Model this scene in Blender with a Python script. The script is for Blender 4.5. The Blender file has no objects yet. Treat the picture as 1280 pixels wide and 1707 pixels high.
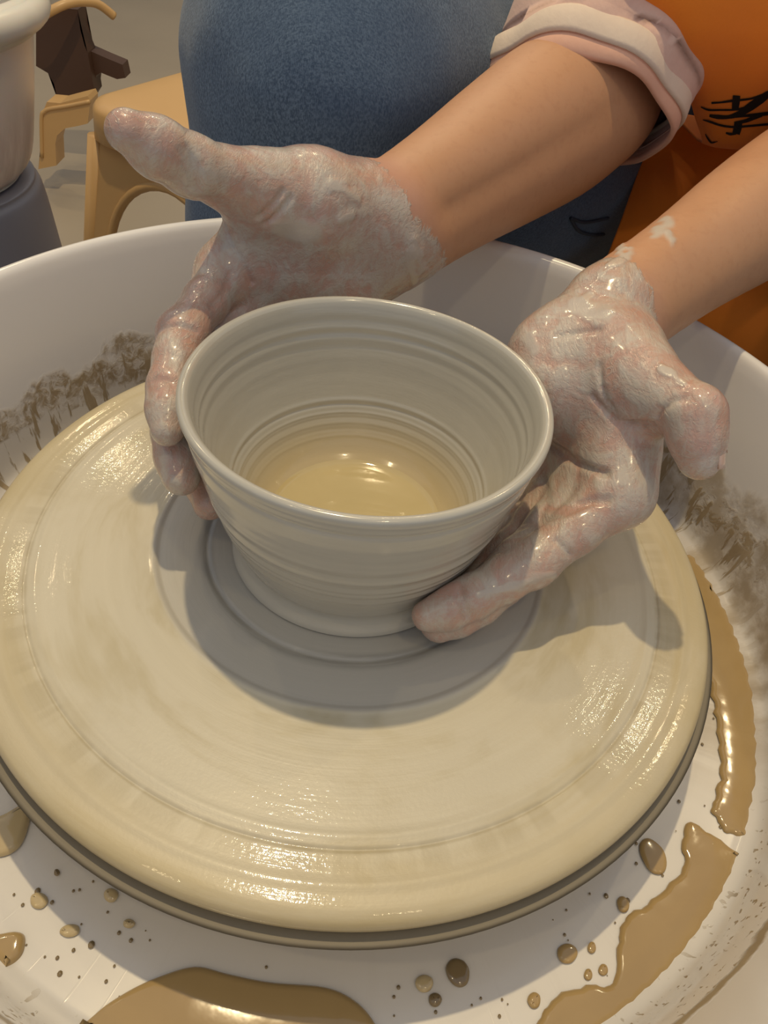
import bpy, bmesh, math, random
import numpy as np
from mathutils import Vector, Matrix
from mathutils.bvhtree import BVHTree

# ------------------------------------------------------------------ camera, world, lights
SC = bpy.context.scene
COL = SC.collection
W, H, FOC = 1280.0, 1707.0, 1280.0
CAM = np.array([0.0, -0.22315433, 0.23625261])
RT = np.array([0.99362677, 0.0483628, 0.10181789])
UP = np.array([-0.10660689, 0.6966265, 0.70946917])
FW = np.array([0.03661713, 0.71580204, -0.69734254])

cd = bpy.data.cameras.new('camera')
cam = bpy.data.objects.new('camera', cd)
COL.objects.link(cam)
cd.sensor_fit = 'VERTICAL'
cd.sensor_height = 36.0
cd.sensor_width = 36.0
cd.lens = FOC * 36.0 / H
cd.clip_start = 0.01
cam.matrix_world = Matrix(((RT[0], UP[0], -FW[0], CAM[0]), (RT[1], UP[1], -FW[1], CAM[1]),
                           (RT[2], UP[2], -FW[2], CAM[2]), (0, 0, 0, 1)))
SC.camera = cam

SC.view_settings.view_transform = 'Standard'
SC.view_settings.look = 'None'
SC.view_settings.exposure = 0.0
SC.view_settings.gamma = 1.0
SC.view_settings.use_curve_mapping = False

world = bpy.data.worlds.new('world')
SC.world = world
world.use_nodes = True
bg = world.node_tree.nodes['Background']
bg.inputs[0].default_value = (0.87, 0.93, 1.05, 1)
bg.inputs[1].default_value = 0.41


def lamp(name, loc, watt, radius, col, target=None, spot=None):
    ld = bpy.data.lights.new(name, 'SPOT' if spot else 'POINT')
    ld.energy = watt
    ld.color = col
    ld.shadow_soft_size = radius
    if spot:
        ld.spot_size = math.radians(spot)
        ld.spot_blend = 0.6
    o = bpy.data.objects.new(name, ld)
    o.location = loc
    if target is not None:
        o.rotation_euler = (Vector(target) - Vector(loc)).to_track_quat('-Z', 'Y').to_euler()
    COL.objects.link(o)
    return o


WARM = (1.0, 0.79, 0.46)
lamp('ceiling_or_fill_lamp', (-0.10, 0.47, 1.95), 74, 0.024, WARM)
lamp('ceiling_or_fill_lamp', (-1.1, 2.25, 1.9), 16, 0.03, WARM)
lamp('ceiling_or_fill_lamp', (-1.25, 1.5, 1.9), 10, 0.03, WARM)
lamp('ceiling_or_fill_lamp', (1.0, 1.1, 1.9), 12, 0.03, WARM)
for _x, _y in ((-0.07, 2.15), (0.17, 2.25), (0.28, 2.12), (-0.08, 2.40), (-0.26, 2.08)):
    lamp('track_light', (_x, _y, 1.9), 4.0, 0.016, WARM)
lamp('ceiling_or_fill_lamp', (-0.75, -0.55, 1.9), 7, 0.04, WARM)
lamp('ceiling_or_fill_lamp', (0.45, -0.75, 1.9), 9, 0.04, WARM)  # fill lamp added in front to brighten the apron bib


# ------------------------------------------------------------------ helpers
def ray(x, y):
    return FW + (x - W / 2) / FOC * RT - (y - H / 2) / FOC * UP


def atY(x, y, Y):
    """point on the sight line of photo point x, y standing at world depth Y"""
    d = ray(x, y)
    return CAM + d * (Y - CAM[1]) / d[1]


def atZ(x, y, z):
    """point on the sight line of photo point x, y lying at height z"""
    d = ray(x, y)
    return CAM + d * (z - CAM[2]) / d[2]


def scr(P):
    P = np.asarray(P) - CAM
    w = P @ FW
    return W / 2 + FOC * (P @ RT) / w, H / 2 - FOC * (P @ UP) / w


def link(o, parent=None):
    COL.objects.link(o)
    if parent is not None:
        o.parent = parent
    return o


def mesh_obj(name, verts, faces, mat, parent=None, smooth=True):
    me = bpy.data.meshes.new(name)
    me.from_pydata([tuple(v) for v in verts], [], [tuple(f) for f in faces])
    me.update()
    if smooth:
        me.polygons.foreach_set('use_smooth', [True] * len(me.polygons))
    if mat:
        me.materials.append(mat)
    return link(bpy.data.objects.new(name, me), parent)


def bm_obj(name, bm, mat, parent=None, smooth=True):
    bmesh.ops.recalc_face_normals(bm, faces=bm.faces)
    me = bpy.data.meshes.new(name)
    bm.to_mesh(me)
    bm.free()
    if smooth:
        me.polygons.foreach_set('use_smooth', [True] * len(me.polygons))
    if mat:
        me.materials.append(mat)
    return link(bpy.data.objects.new(name, me), parent)


def empty(name, loc=(0, 0, 0)):
    o = bpy.data.objects.new(name, None)
    o.empty_display_size = 0.05
    o.location = loc
    return link(o)


def tag(o, label=None, cat=None, group=None, kind=None):
    if label:
        o['label'] = label
    if cat:
        o['category'] = cat
    if group:
        o['group'] = group
    if kind:
        o['kind'] = kind
    return o


def catmull(pts, n=8, closed=False):
    P = np.asarray(pts, float)
    m = len(P)
    out = []
    rng = range(m) if closed else range(m - 1)
    for i in rng:
        if closed:
            p0, p1, p2, p3 = P[(i - 1) % m], P[i], P[(i + 1) % m], P[(i + 2) % m]
        else:
            p0, p1, p2, p3 = P[max(i - 1, 0)], P[i], P[i + 1], P[min(i + 2, m - 1)]
        for k in range(n):
            t = k / n
            out.append(0.5 * (2 * p1 + (p2 - p0) * t + (2 * p0 - 5 * p1 + 4 * p2 - p3) * t * t
                              + (3 * p1 - p0 - 3 * p2 + p3) * t ** 3))
    if not closed:
        out.append(P[-1])
    return np.array(out)


def lathe(name, prof, mat, parent=None, seg=160, centre=(0, 0), closed=False, wob=None):
    prof = np.asarray(prof, float)
    n = len(prof)
    a = np.linspace(0, 2 * math.pi, seg, endpoint=False)
    R = prof[:, 0][:, None] * np.ones(seg)
    Zz = prof[:, 1][:, None] * np.ones(seg)
    if wob is not None:
        R, Zz = wob(R, Zz, a[None, :] * np.ones((n, 1)))
    V = np.stack([centre[0] + R * np.cos(a), centre[1] + R * np.sin(a), Zz], -1).reshape(-1, 3)
    F = []
    for i in range(n if closed else n - 1):
        j = (i + 1) % n
        for k in range(seg):
            l = (k + 1) % seg
            F.append((i * seg + k, i * seg + l, j * seg + l, j * seg + k))
    bm = bmesh.new()
    vs = [bm.verts.new(v) for v in V]
    for f in F:
        try:
            bm.faces.new([vs[q] for q in f])
        except ValueError:
            pass
    bmesh.ops.remove_doubles(bm, verts=bm.verts, dist=1e-6)
    return bm_obj(name, bm, mat, parent)


def tube(name, pts, rad, mat, parent=None, seg=10, closed=False, flat=1.0):
    P = [Vector(p) for p in pts]
    n = len(P)
    R = rad if hasattr(rad, '__len__') else [rad] * n
    bm = bmesh.new()
    rings = []
    prev = None
    for i in range(n):
        if closed:
            t = P[(i + 1) % n] - P[i - 1]
        else:
            t = P[min(i + 1, n - 1)] - P[max(i - 1, 0)]
        t.normalize()
        if prev is None:
            u = t.orthogonal().normalized()
        else:
            u = (prev - t * prev.dot(t)).normalized()
        prev = u
        v = t.cross(u)
        rings.append([bm.verts.new(P[i] + (u * math.cos(2 * math.pi * k / seg) + v * math.sin(2 * math.pi * k / seg) * flat) * R[i])
                      for k in range(seg)])
    for i in range(n if closed else n - 1):
        a, b = rings[i], rings[(i + 1) % n]
        for k in range(seg):
            bm.faces.new((a[k], a[(k + 1) % seg], b[(k + 1) % seg], b[k]))
    if not closed:
        bm.faces.new(rings[0][::-1])
        bm.faces.new(rings[-1])
    return bm_obj(name, bm, mat, parent)


def grid_surface(name, G, mat, parent=None, thick=0.0, wrap=False):
    """G: rows x cols x 3 array of points -> sheet with thickness"""
    G = np.asarray(G, float)
    r, c = G.shape[:2]
    F = []
    for i in range(r - 1):
        for j in range(c if wrap else c - 1):
            k = (j + 1) % c
            F.append((i * c + j, i * c + k, (i + 1) * c + k, (i + 1) * c + j))
    o = mesh_obj(name, G.reshape(-1, 3), F, mat, parent)
    if thick:
        m = o.modifiers.new('solid', 'SOLIDIFY')
        m.thickness = thick
        m.offset = 0
    return o


def resample(G, nr, nc):
    G = np.asarray(G, float)
    rows = np.array([catmull(row, 10) for row in G])
    cols = np.array([catmull(rows[:, j], 10) for j in range(rows.shape[1])]).transpose(1, 0, 2)
    ri = np.linspace(0, cols.shape[0] - 1, nr)
    ci = np.linspace(0, cols.shape[1] - 1, nc)
    r0 = np.minimum(ri.astype(int), cols.shape[0] - 2)
    c0 = np.minimum(ci.astype(int), cols.shape[1] - 2)
    fr = (ri - r0)[:, None, None]
    fc = (ci - c0)[None, :, None]
    A = cols
    return (A[r0][:, c0] * (1 - fr) * (1 - fc) + A[r0 + 1][:, c0] * fr * (1 - fc)
            + A[r0][:, c0 + 1] * (1 - fr) * fc + A[r0 + 1][:, c0 + 1] * fr * fc)


_rs = np.random.RandomState(7)
_LAT = _rs.rand(32, 32, 32).astype(np.float32)


def vnoise(P, scale):
    """smooth value noise in -1..1"""
    Q = np.asarray(P) * scale
    i = np.floor(Q).astype(int)
    f = Q - i
    f = f * f * (3 - 2 * f)
    out = 0
    for dx in (0, 1):
        for dy in (0, 1):
            for dz in (0, 1):
                w = ((f[..., 0] if dx else 1 - f[..., 0]) * (f[..., 1] if dy else 1 - f[..., 1])
                     * (f[..., 2] if dz else 1 - f[..., 2]))
                out = out + w * _LAT[(i[..., 0] + dx) % 32, (i[..., 1] + dy) % 32, (i[..., 2] + dz) % 32]
    return out * 2 - 1


# ------------------------------------------------------------------ implicit surfaces (bodies and cloth)
def smin(a, b, k):
    h = np.clip(0.5 + 0.5 * (b - a) / k, 0, 1)
    return b + (a - b) * h - k * h * (1 - h)


def smax(a, b, k):
    return -smin(-a, -b, k)


class Field:
    def __init__(self, xs, ys, zs, big=0.03):
        self.ax = [np.asarray(v, np.float32) for v in (xs, ys, zs)]
        self.big = big
        self.F = np.full([len(v) for v in self.ax], big, np.float32)

    def box(self, lo, hi):
        s = []
        for v, a, b in zip(self.ax, lo, hi):
            i = max(int(np.searchsorted(v, a)) - 1, 0)
            j = min(int(np.searchsorted(v, b)) + 1, len(v))
            s.append(slice(i, max(j, i + 1)))
        return tuple(s)

    def pts(self, sl):
        return (self.ax[0][sl[0]][:, None, None], self.ax[1][sl[1]][None, :, None], self.ax[2][sl[2]][None, None, :])

    def cone(self, a, b, ra, rb, k, F=None, org=None, pad=None):
        """smooth-union a tapered capsule into self.F (or into F, a block that starts at slices org)"""
        a = np.asarray(a, float)
        b = np.asarray(b, float)
        m = max(ra, rb) + (self.big if pad is None else pad)
        sl = self.box(np.minimum(a, b) - m, np.maximum(a, b) + m)
        if org is not None:
            sl = tuple(slice(max(s.start, o.start), min(s.stop, o.stop)) for s, o in zip(sl, org))
            if any(s.stop <= s.start for s in sl):
                return
            dst = F[tuple(slice(s.start - o.start, s.stop - o.start) for s, o in zip(sl, org))]
        else:
            dst = self.F[sl]
        X, Y, Z = self.pts(sl)
        ba = (b - a).astype(np.float32)
        l2 = float(ba @ ba) + 1e-12
        px, py, pz = X - np.float32(a[0]), Y - np.float32(a[1]), Z - np.float32(a[2])
        h = np.clip((px * ba[0] + py * ba[1] + pz * ba[2]) / np.float32(l2), 0, 1)
        d = np.sqrt((px - ba[0] * h) ** 2 + (py - ba[1] * h) ** 2 + (pz - ba[2] * h) ** 2) - (np.float32(ra) + np.float32(rb - ra) * h)
        dst[...] = smin(dst, d, np.float32(k))

    def chain(self, pts, rads, k, **kw):
        for i in range(len(pts) - 1):
            self.cone(pts[i], pts[i + 1], rads[i], rads[i + 1], k, **kw)

    def groove(self, pts, depth, width):
        pts = [np.asarray(q, float) for q in pts]
        P = np.array(pts)
        m = width * 3
        sl = self.box(P.min(0) - m, P.max(0) + m)
        X, Y, Z = self.pts(sl)
        best = None
        for a, b in zip(pts[:-1], pts[1:]):
            ba = b - a
            l2 = float(ba @ ba) + 1e-12
            px, py, pz = X - a[0], Y - a[1], Z - a[2]
            h = np.clip((px * ba[0] + py * ba[1] + pz * ba[2]) / l2, 0, 1)
            d2 = (px - ba[0] * h) ** 2 + (py - ba[1] * h) ** 2 + (pz - ba[2] * h) ** 2
            best = d2 if best is None else np.minimum(best, d2)
        self.F[sl] += (depth * np.exp(-best / width ** 2)).astype(np.float32)

    def surface(self):
        F, (xs, ys, zs) = self.F, self.ax
        S = F < 0
        n = np.zeros([s - 1 for s in F.shape], np.int8)
        for i in (0, 1):
            for j in (0, 1):
                for k in (0, 1):
                    n += S[i:S.shape[0] - 1 + i, j:S.shape[1] - 1 + j, k:S.shape[2] - 1 + k]
        I = np.argwhere((n > 0) & (n < 8))
        idx = np.full(n.shape, -1, np.int32)
        idx[I[:, 0], I[:, 1], I[:, 2]] = np.arange(len(I))
        acc = np.zeros((len(I), 3))
        cnt = np.zeros(len(I))
        cor = [(i, j, k) for i in (0, 1) for j in (0, 1) for k in (0, 1)]
        val = {c: F[I[:, 0] + c[0], I[:, 1] + c[1], I[:, 2] + c[2]].astype(float) for c in cor}
        for c in cor:
            for axn in range(3):
                if c[axn]:
                    continue
                d = list(c)
                d[axn] = 1
                a, b = val[c], val[tuple(d)]
                x = (a < 0) != (b < 0)
                t = np.where(x, a / np.where(x, a - b, 1), 0)
                for q in range(3):
                    acc[:, q] += np.where(x, t if q == axn else c[q], 0)
                cnt += x
        L = acc / cnt[:, None]
        V = np.empty((len(I), 3))
        for q, v in enumerate((xs, ys, zs)):
            v = v.astype(float)
            V[:, q] = v[I[:, q]] + L[:, q] * (v[I[:, q] + 1] - v[I[:, q]])
        Q = []
        for axn in range(3):
            o = [a for a in range(3) if a != axn]
            s0 = [slice(None)] * 3
            s1 = [slice(None)] * 3
            s0[axn] = slice(0, -1)
            s1[axn] = slice(1, None)
            A, B = S[tuple(s0)], S[tuple(s1)]
            E = np.argwhere(A != B)
            ok = np.ones(len(E), bool)
            for q in o:
                ok &= (E[:, q] > 0) & (E[:, q] < F.shape[q] - 1)
            E = E[ok]
            flip = ~A[E[:, 0], E[:, 1], E[:, 2]]
            ring = []
            for (du, dv) in ((-1, -1), (0, -1), (0, 0), (-1, 0)):
                e = E.copy()
                e[:, o[0]] += du
                e[:, o[1]] += dv
                ring.append(idx[e[:, 0], e[:, 1], e[:, 2]])
            q4 = np.stack(ring, 1)
            if axn == 1:
                flip = ~flip
            q4[flip] = q4[flip][:, ::-1]
            Q.append(q4)
        return V, np.concatenate(Q)


def fast_mesh(name, V, Q, mat, parent=None, attrs=None):
    me = bpy.data.meshes.new(name)
    me.vertices.add(len(V))
    me.vertices.foreach_set('co', np.ascontiguousarray(V, np.float32).ravel())
    me.loops.add(len(Q) * 4)
    me.loops.foreach_set('vertex_index', np.ascontiguousarray(Q, np.int32).ravel())
    me.polygons.add(len(Q))
    me.polygons.foreach_set('loop_start', np.arange(0, len(Q) * 4, 4, dtype=np.int32))
    me.update(calc_edges=True)
    me.validate()
    me.polygons.foreach_set('use_smooth', [True] * len(me.polygons))
    for k, v in (attrs or {}).items():
        at = me.attributes.new(k, 'FLOAT', 'POINT')
        at.data.foreach_set('value', np.ascontiguousarray(v, np.float32))
    me.materials.append(mat)
    return link(bpy.data.objects.new(name, me), parent)


def vertex_normals(V, Q):
    n = np.cross(V[Q[:, 2]] - V[Q[:, 0]], V[Q[:, 3]] - V[Q[:, 1]])
    N = np.zeros_like(V)
    for k in range(4):
        np.add.at(N, Q[:, k], n)
    return N / (np.linalg.norm(N, axis=1)[:, None] + 1e-12)


def graded(lo, a, b, hi, fine, coarse):
    """axis with fine steps between a and b and coarse ones outside"""
    left = np.arange(a - coarse, lo - coarse, -coarse)[::-1]
    mid = np.arange(a, b, fine)
    right = np.arange(mid[-1] + coarse, hi + coarse, coarse)
    return np.concatenate([left, mid, right])


def seg_dist(P, pts):
    best = np.full(len(P), 1e9)
    for a, b in zip(pts[:-1], pts[1:]):
        a = np.asarray(a)
        b = np.asarray(b)
        ba = b - a
        h = np.clip(((P - a) @ ba) / (ba @ ba), 0, 1)
        best = np.minimum(best, np.linalg.norm(P - a - h[:, None] * ba, axis=1))
    return best


def sstep(a, b, x):
    t = np.clip((x - a) / (b - a), 0, 1)
    return t * t * (3 - 2 * t)


# ------------------------------------------------------------------ materials
class NT:
    def __init__(self, name):
        self.m = bpy.data.materials.new(name)
        self.m.use_nodes = True
        self.t = self.m.node_tree
        self.p = self.t.nodes['Principled BSDF']
        self.tc = None
        self.coat_bump = False

    def n(self, kind, **kw):
        nd = self.t.nodes.new(kind)
        for k, v in kw.items():
            setattr(nd, k, v)
        return nd

    def l(self, a, b):
        self.t.links.new(a, b)

    def set(self, **kw):
        names = dict(col='Base Color', rough='Roughness', metal='Metallic', sss='Subsurface Weight', ssr='Subsurface Radius',
                     sscale='Subsurface Scale', coat='Coat Weight', coatr='Coat Roughness', spec='Specular IOR Level', sheen='Sheen Weight',
                     trans='Transmission Weight', ior='IOR', alpha='Alpha')
        for k, v in kw.items():
            i = self.p.inputs[names[k]]
            if hasattr(v, 'is_linked'):
                self.l(v, i)
            elif isinstance(v, tuple) and len(v) == 3 and k == 'col':
                i.default_value = (*v, 1)
            else:
                i.default_value = v
        return self

    def coord(self):
        if self.tc is None:
            self.tc = self.n('ShaderNodeTexCoord')
        return self.tc.outputs['Object']

    def mapping(self, vec, scale=(1, 1, 1), rot=(0, 0, 0)):
        m = self.n('ShaderNodeMapping')
        m.inputs['Scale'].default_value = scale
        m.inputs['Rotation'].default_value = rot
        self.l(vec, m.inputs['Vector'])
        return m.outputs[0]

    def noise(self, vec, scale, detail=4, rough=0.55, dist=0.0):
        nd = self.n('ShaderNodeTexNoise')
        nd.inputs['Scale'].default_value = scale
        nd.inputs['Detail'].default_value = detail
        nd.inputs['Roughness'].default_value = rough
        nd.inputs['Distortion'].default_value = dist
        self.l(vec, nd.inputs['Vector'])
        return nd.outputs['Fac']

    def voronoi(self, vec, scale, feature='F1', out='Distance', rand=1.0):
        nd = self.n('ShaderNodeTexVoronoi', feature=feature)
        nd.inputs['Scale'].default_value = scale
        nd.inputs['Randomness'].default_value = rand
        self.l(vec, nd.inputs['Vector'])
        return nd.outputs[out]

    def ramp(self, fac, stops, interp='LINEAR'):
        nd = self.n('ShaderNodeValToRGB')
        cr = nd.color_ramp
        cr.interpolation = interp
        while len(cr.elements) < len(stops):
            cr.elements.new(0.5)
        for e, (pos, c) in zip(cr.elements, stops):
            e.position = pos
            e.color = (c, c, c, 1) if not hasattr(c, '__len__') else (*c, 1)
        self.l(fac, nd.inputs['Fac'])
        return nd.outputs['Color']

    def math(self, op, a, b=None, c=None, clamp=False):
        nd = self.n('ShaderNodeMath', operation=op, use_clamp=clamp)
        for i, v in enumerate((a, b, c)):
            if v is None:
                continue
            if hasattr(v, 'is_linked'):
                self.l(v, nd.inputs[i])
            else:
                nd.inputs[i].default_value = v
        return nd.outputs[0]

    def mrange(self, v, a, b, c=0.0, d=1.0, smooth=True):
        nd = self.n('ShaderNodeMapRange', interpolation_type='SMOOTHSTEP' if smooth else 'LINEAR')
        self.l(v, nd.inputs['Value'])
        for k, x in zip(('From Min', 'From Max', 'To Min', 'To Max'), (a, b, c, d)):
            nd.inputs[k].default_value = x
        return nd.outputs[0]

    def mix(self, fac, a, b, mode='MIX'):
        nd = self.n('ShaderNodeMix', data_type='RGBA', blend_type=mode)
        for v, i in ((fac, nd.inputs[0]), (a, nd.inputs[6]), (b, nd.inputs[7])):
            if hasattr(v, 'is_linked'):
                self.l(v, i)
            elif hasattr(v, '__len__'):
                i.default_value = (*v, 1)
            else:
                i.default_value = v
        return nd.outputs[2]

    def attr(self, name):
        nd = self.n('ShaderNodeAttribute')
        nd.attribute_name = name
        return nd.outputs['Fac']

    def sep(self, vec):
        nd = self.n('ShaderNodeSeparateXYZ')
        self.l(vec, nd.inputs[0])
        return nd.outputs

    def comb(self, x, y, z):
        nd = self.n('ShaderNodeCombineXYZ')
        for i, v in enumerate((x, y, z)):
            if hasattr(v, 'is_linked'):
                self.l(v, nd.inputs[i])
            else:
                nd.inputs[i].default_value = v
        return nd.outputs[0]

    def bump(self, h, strength=0.3, dist=0.001, prev=None):
        nd = self.n('ShaderNodeBump')
        nd.inputs['Strength'].default_value = strength
        nd.inputs['Distance'].default_value = dist
        self.l(h, nd.inputs['Height'])
        if prev is not None:
            self.l(prev, nd.inputs['Normal'])
        self.l(nd.outputs[0], self.p.inputs['Normal'])
        if self.coat_bump:
            self.l(nd.outputs[0], self.p.inputs['Coat Normal'])
        return nd.outputs[0]


def srgb(r, g, b):
    return tuple((c / 255 / 12.92) if c / 255 <= 0.04045 else ((c / 255 + 0.055) / 1.055) ** 2.4 for c in (r, g, b))


def polar(t):
    x, y, z = t.sep(t.coord())
    r = t.math('SQRT', t.math('ADD', t.math('MULTIPLY', x, x), t.math('MULTIPLY', y, y)))
    a = t.math('ARCTAN2', y, x)
    return x, y, z, r, a


def plain(name, col, rough=0.5, var=0.06, scale=30, bump=0.0, **kw):
    t = NT(name)
    c = t.coord()
    nz = t.noise(c, scale, 5)
    lo = tuple(v * (1 - var) for v in col)
    hi = tuple(min(1, v * (1 + var)) for v in col)
    t.set(col=t.mix(nz, lo, hi), rough=rough, **kw)
    if bump:
        t.bump(nz, bump, 0.001)
    return t.m


def mat_pan():
    t = NT('pan_white_plastic')
    x, y, z, r, a = polar(t)
    base = srgb(226, 223, 220)
    # dried slip splashed round the wall: a ragged band low on the wall, drips below it
    pv = t.comb(t.math('MULTIPLY', a, 0.2), 0.0, z)
    big = t.noise(pv, 22, 5, 0.6, 0.6)
    drip = t.noise(t.comb(t.math('MULTIPLY', a, 1.0), 0.0, t.math('MULTIPLY', z, 0.9)), 26, 4, 0.6, 0.3)
    back = t.mrange(y, -0.03, 0.05)
    hgt = t.math('ADD', z, t.math('MULTIPLY', t.math('SUBTRACT', big, 0.5), 0.04))
    band = t.math('MULTIPLY', t.mrange(hgt, -0.030, -0.024), t.mrange(hgt, -0.006, -0.011))
    low = t.math('MULTIPLY', t.mrange(hgt, -0.05, -0.044), t.mrange(hgt, -0.012, -0.019))
    spots = t.math('MAXIMUM', t.math('MULTIPLY', t.mrange(drip, 0.54, 0.60), low), t.math('MULTIPLY', low, 0.22))
    right = t.math('MULTIPLY', t.mrange(x, 0.06, 0.14), t.mrange(y, -0.09, -0.02))
    film = t.math('MULTIPLY', t.math('MULTIPLY', right, t.mrange(hgt, 0.006, -0.004)), t.mrange(t.noise(pv, 60, 4), 0.30, 0.62))
    m = t.math('MAXIMUM', t.math('MULTIPLY', t.math('MAXIMUM', t.math('MULTIPLY', band, t.math('MULTIPLY', t.mrange(t.noise(pv, 48, 4, 0.6, 0.5), 0.34, 0.54, 0.15, 1.0), t.mrange(t.noise(pv, 150, 5, 0.7, 0.6), 0.38, 0.58, 0.35, 1.0))), spots), back), t.math('MULTIPLY', film, 0.75))
    # tide mark on the near wall
    frontm = t.mrange(y, -0.06, -0.10)
    line_h = t.math('ADD', z, t.math('MULTIPLY', t.math('SUBTRACT', t.noise(pv, 60, 5), 0.5), 0.012))
    tide = t.math('MULTIPLY', t.math('MULTIPLY', t.mrange(line_h, -0.012, -0.0095), t.mrange(line_h, -0.0045, -0.007)), frontm)
    sp2 = t.math('MULTIPLY', t.math('MULTIPLY', t.mrange(t.noise(t.comb(t.math('MULTIPLY', a, 0.2), 0.0, z), 320, 2, 0.5, 0.4), 0.62, 0.66), frontm),
                 t.math('MULTIPLY', t.mrange(z, -0.046, -0.038), t.mrange(z, -0.004, -0.012)))
    m = t.math('MAXIMUM', m, t.math('MAXIMUM', tide, sp2))
    mud = t.mix(t.noise(pv, 90, 3), srgb(138, 120, 94), srgb(176, 158, 128))
    t.set(col=t.mix(m, base, mud), rough=t.mrange(m, 0, 1, 0.22, 0.42), coat=0.25, coatr=0.1)
    t.bump(t.math('ADD', m, t.math('MULTIPLY', t.noise(t.coord(), 25, 2), 0.15)), 0.35, 0.0012)
    return t.m


def mat_bat():
    t = NT('wet_clay_wheel')
    t.coat_bump = True
    x, y, z, r, a = polar(t)
    ca, sa = t.math('COSINE', a), t.math('SINE', a)
    rv = t.comb(t.math('MULTIPLY', r, 1.0), t.math('MULTIPLY', ca, 0.004), t.math('MULTIPLY', sa, 0.004))
    streak = t.noise(rv, 260, 5, 0.6)
    fine = t.noise(t.comb(r, t.math('MULTIPLY', ca, 0.0012), t.math('MULTIPLY', sa, 0.0012)), 1300, 3, 0.6)
    blot = t.noise(t.comb(t.math('MULTIPLY', r, 2.0), t.math('MULTIPLY', ca, 0.05), t.math('MULTIPLY', sa, 0.05)), 30, 4, 0.6, 0.4)
    c = t.mix(streak, srgb(196, 187, 164), srgb(206, 198, 176))
    c = t.mix(t.mrange(blot, 0.46, 0.70, 0, 0.85), c, srgb(184, 172, 140))
    c = t.mix(t.mrange(t.noise(t.coord(), 17, 4, 0.6, 0.5), 0.5, 0.7, 0, 0.35), c, srgb(178, 164, 128))
    rv2 = t.math('ADD', r, t.math('MULTIPLY', t.math('SUBTRACT', blot, 0.5), 0.03))
    # smooth grey wet zone thrown round the bowl, the bowl's shadow tinted in too
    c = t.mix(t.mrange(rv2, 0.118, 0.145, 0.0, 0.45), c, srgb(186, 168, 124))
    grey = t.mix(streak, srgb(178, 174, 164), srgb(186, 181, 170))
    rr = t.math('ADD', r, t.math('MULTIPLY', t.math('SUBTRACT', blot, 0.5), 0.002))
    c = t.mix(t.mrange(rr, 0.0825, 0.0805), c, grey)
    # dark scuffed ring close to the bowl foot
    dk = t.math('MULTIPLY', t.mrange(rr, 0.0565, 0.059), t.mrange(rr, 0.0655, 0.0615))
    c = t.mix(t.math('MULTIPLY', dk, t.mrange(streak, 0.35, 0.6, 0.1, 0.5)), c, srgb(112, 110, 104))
    # worn fingerprint-like band near the rim
    wob = t.noise(t.comb(0.0, t.math('MULTIPLY', ca, 1.0), t.math('MULTIPLY', sa, 1.0)), 14, 2)
    wb = t.math('MULTIPLY', t.mrange(r, 0.1265, 0.129), t.mrange(r, 0.1385, 0.1335))
    c = t.mix(t.math('MULTIPLY', t.math('MULTIPLY', wb, t.mrange(wob, 0.42, 0.56)), 0.3), c, srgb(164, 150, 116))
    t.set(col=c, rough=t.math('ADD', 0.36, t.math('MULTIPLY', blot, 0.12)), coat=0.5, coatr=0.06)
    b = t.bump(streak, 0.03, 0.0008)
    b = t.bump(fine, 0.10, 0.0004, b)
    b = t.bump(t.math('MULTIPLY', t.noise(t.coord(), 620, 2), t.mrange(r, 0.085, 0.115, 0.25, 1.0)), 0.13, 0.0005, b)
    return t.m


def mat_bowl():
    t = NT('wet_grey_clay')
    x, y, z, r, a = polar(t)
    ca, sa = t.math('COSINE', a), t.math('SINE', a)
    v = t.comb(t.math('MULTIPLY', ca, 0.010), t.math('MULTIPLY', sa, 0.010), z)
    s = t.noise(v, 300, 5, 0.6)
    f = t.noise(t.comb(t.math('MULTIPLY', ca, 0.003), t.math('MULTIPLY', sa, 0.003), z), 1500, 3, 0.6)
    c = t.mix(s, srgb(180, 176, 164), srgb(190, 186, 174))
    # slip-filled bottom inside, warm lamplight put into its yellow tint
    deep = t.math('MULTIPLY', t.mrange(z, 0.038, 0.014), t.attr('inside'))
    c = t.mix(t.math('MULTIPLY', deep, 0.85), c, srgb(196, 174, 124))
    t.set(col=c, rough=0.2, coat=0.6, coatr=0.08)
    b = t.bump(s, 0.10, 0.0010)
    t.bump(f, 0.08, 0.0005, b)
    return t.m


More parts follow.
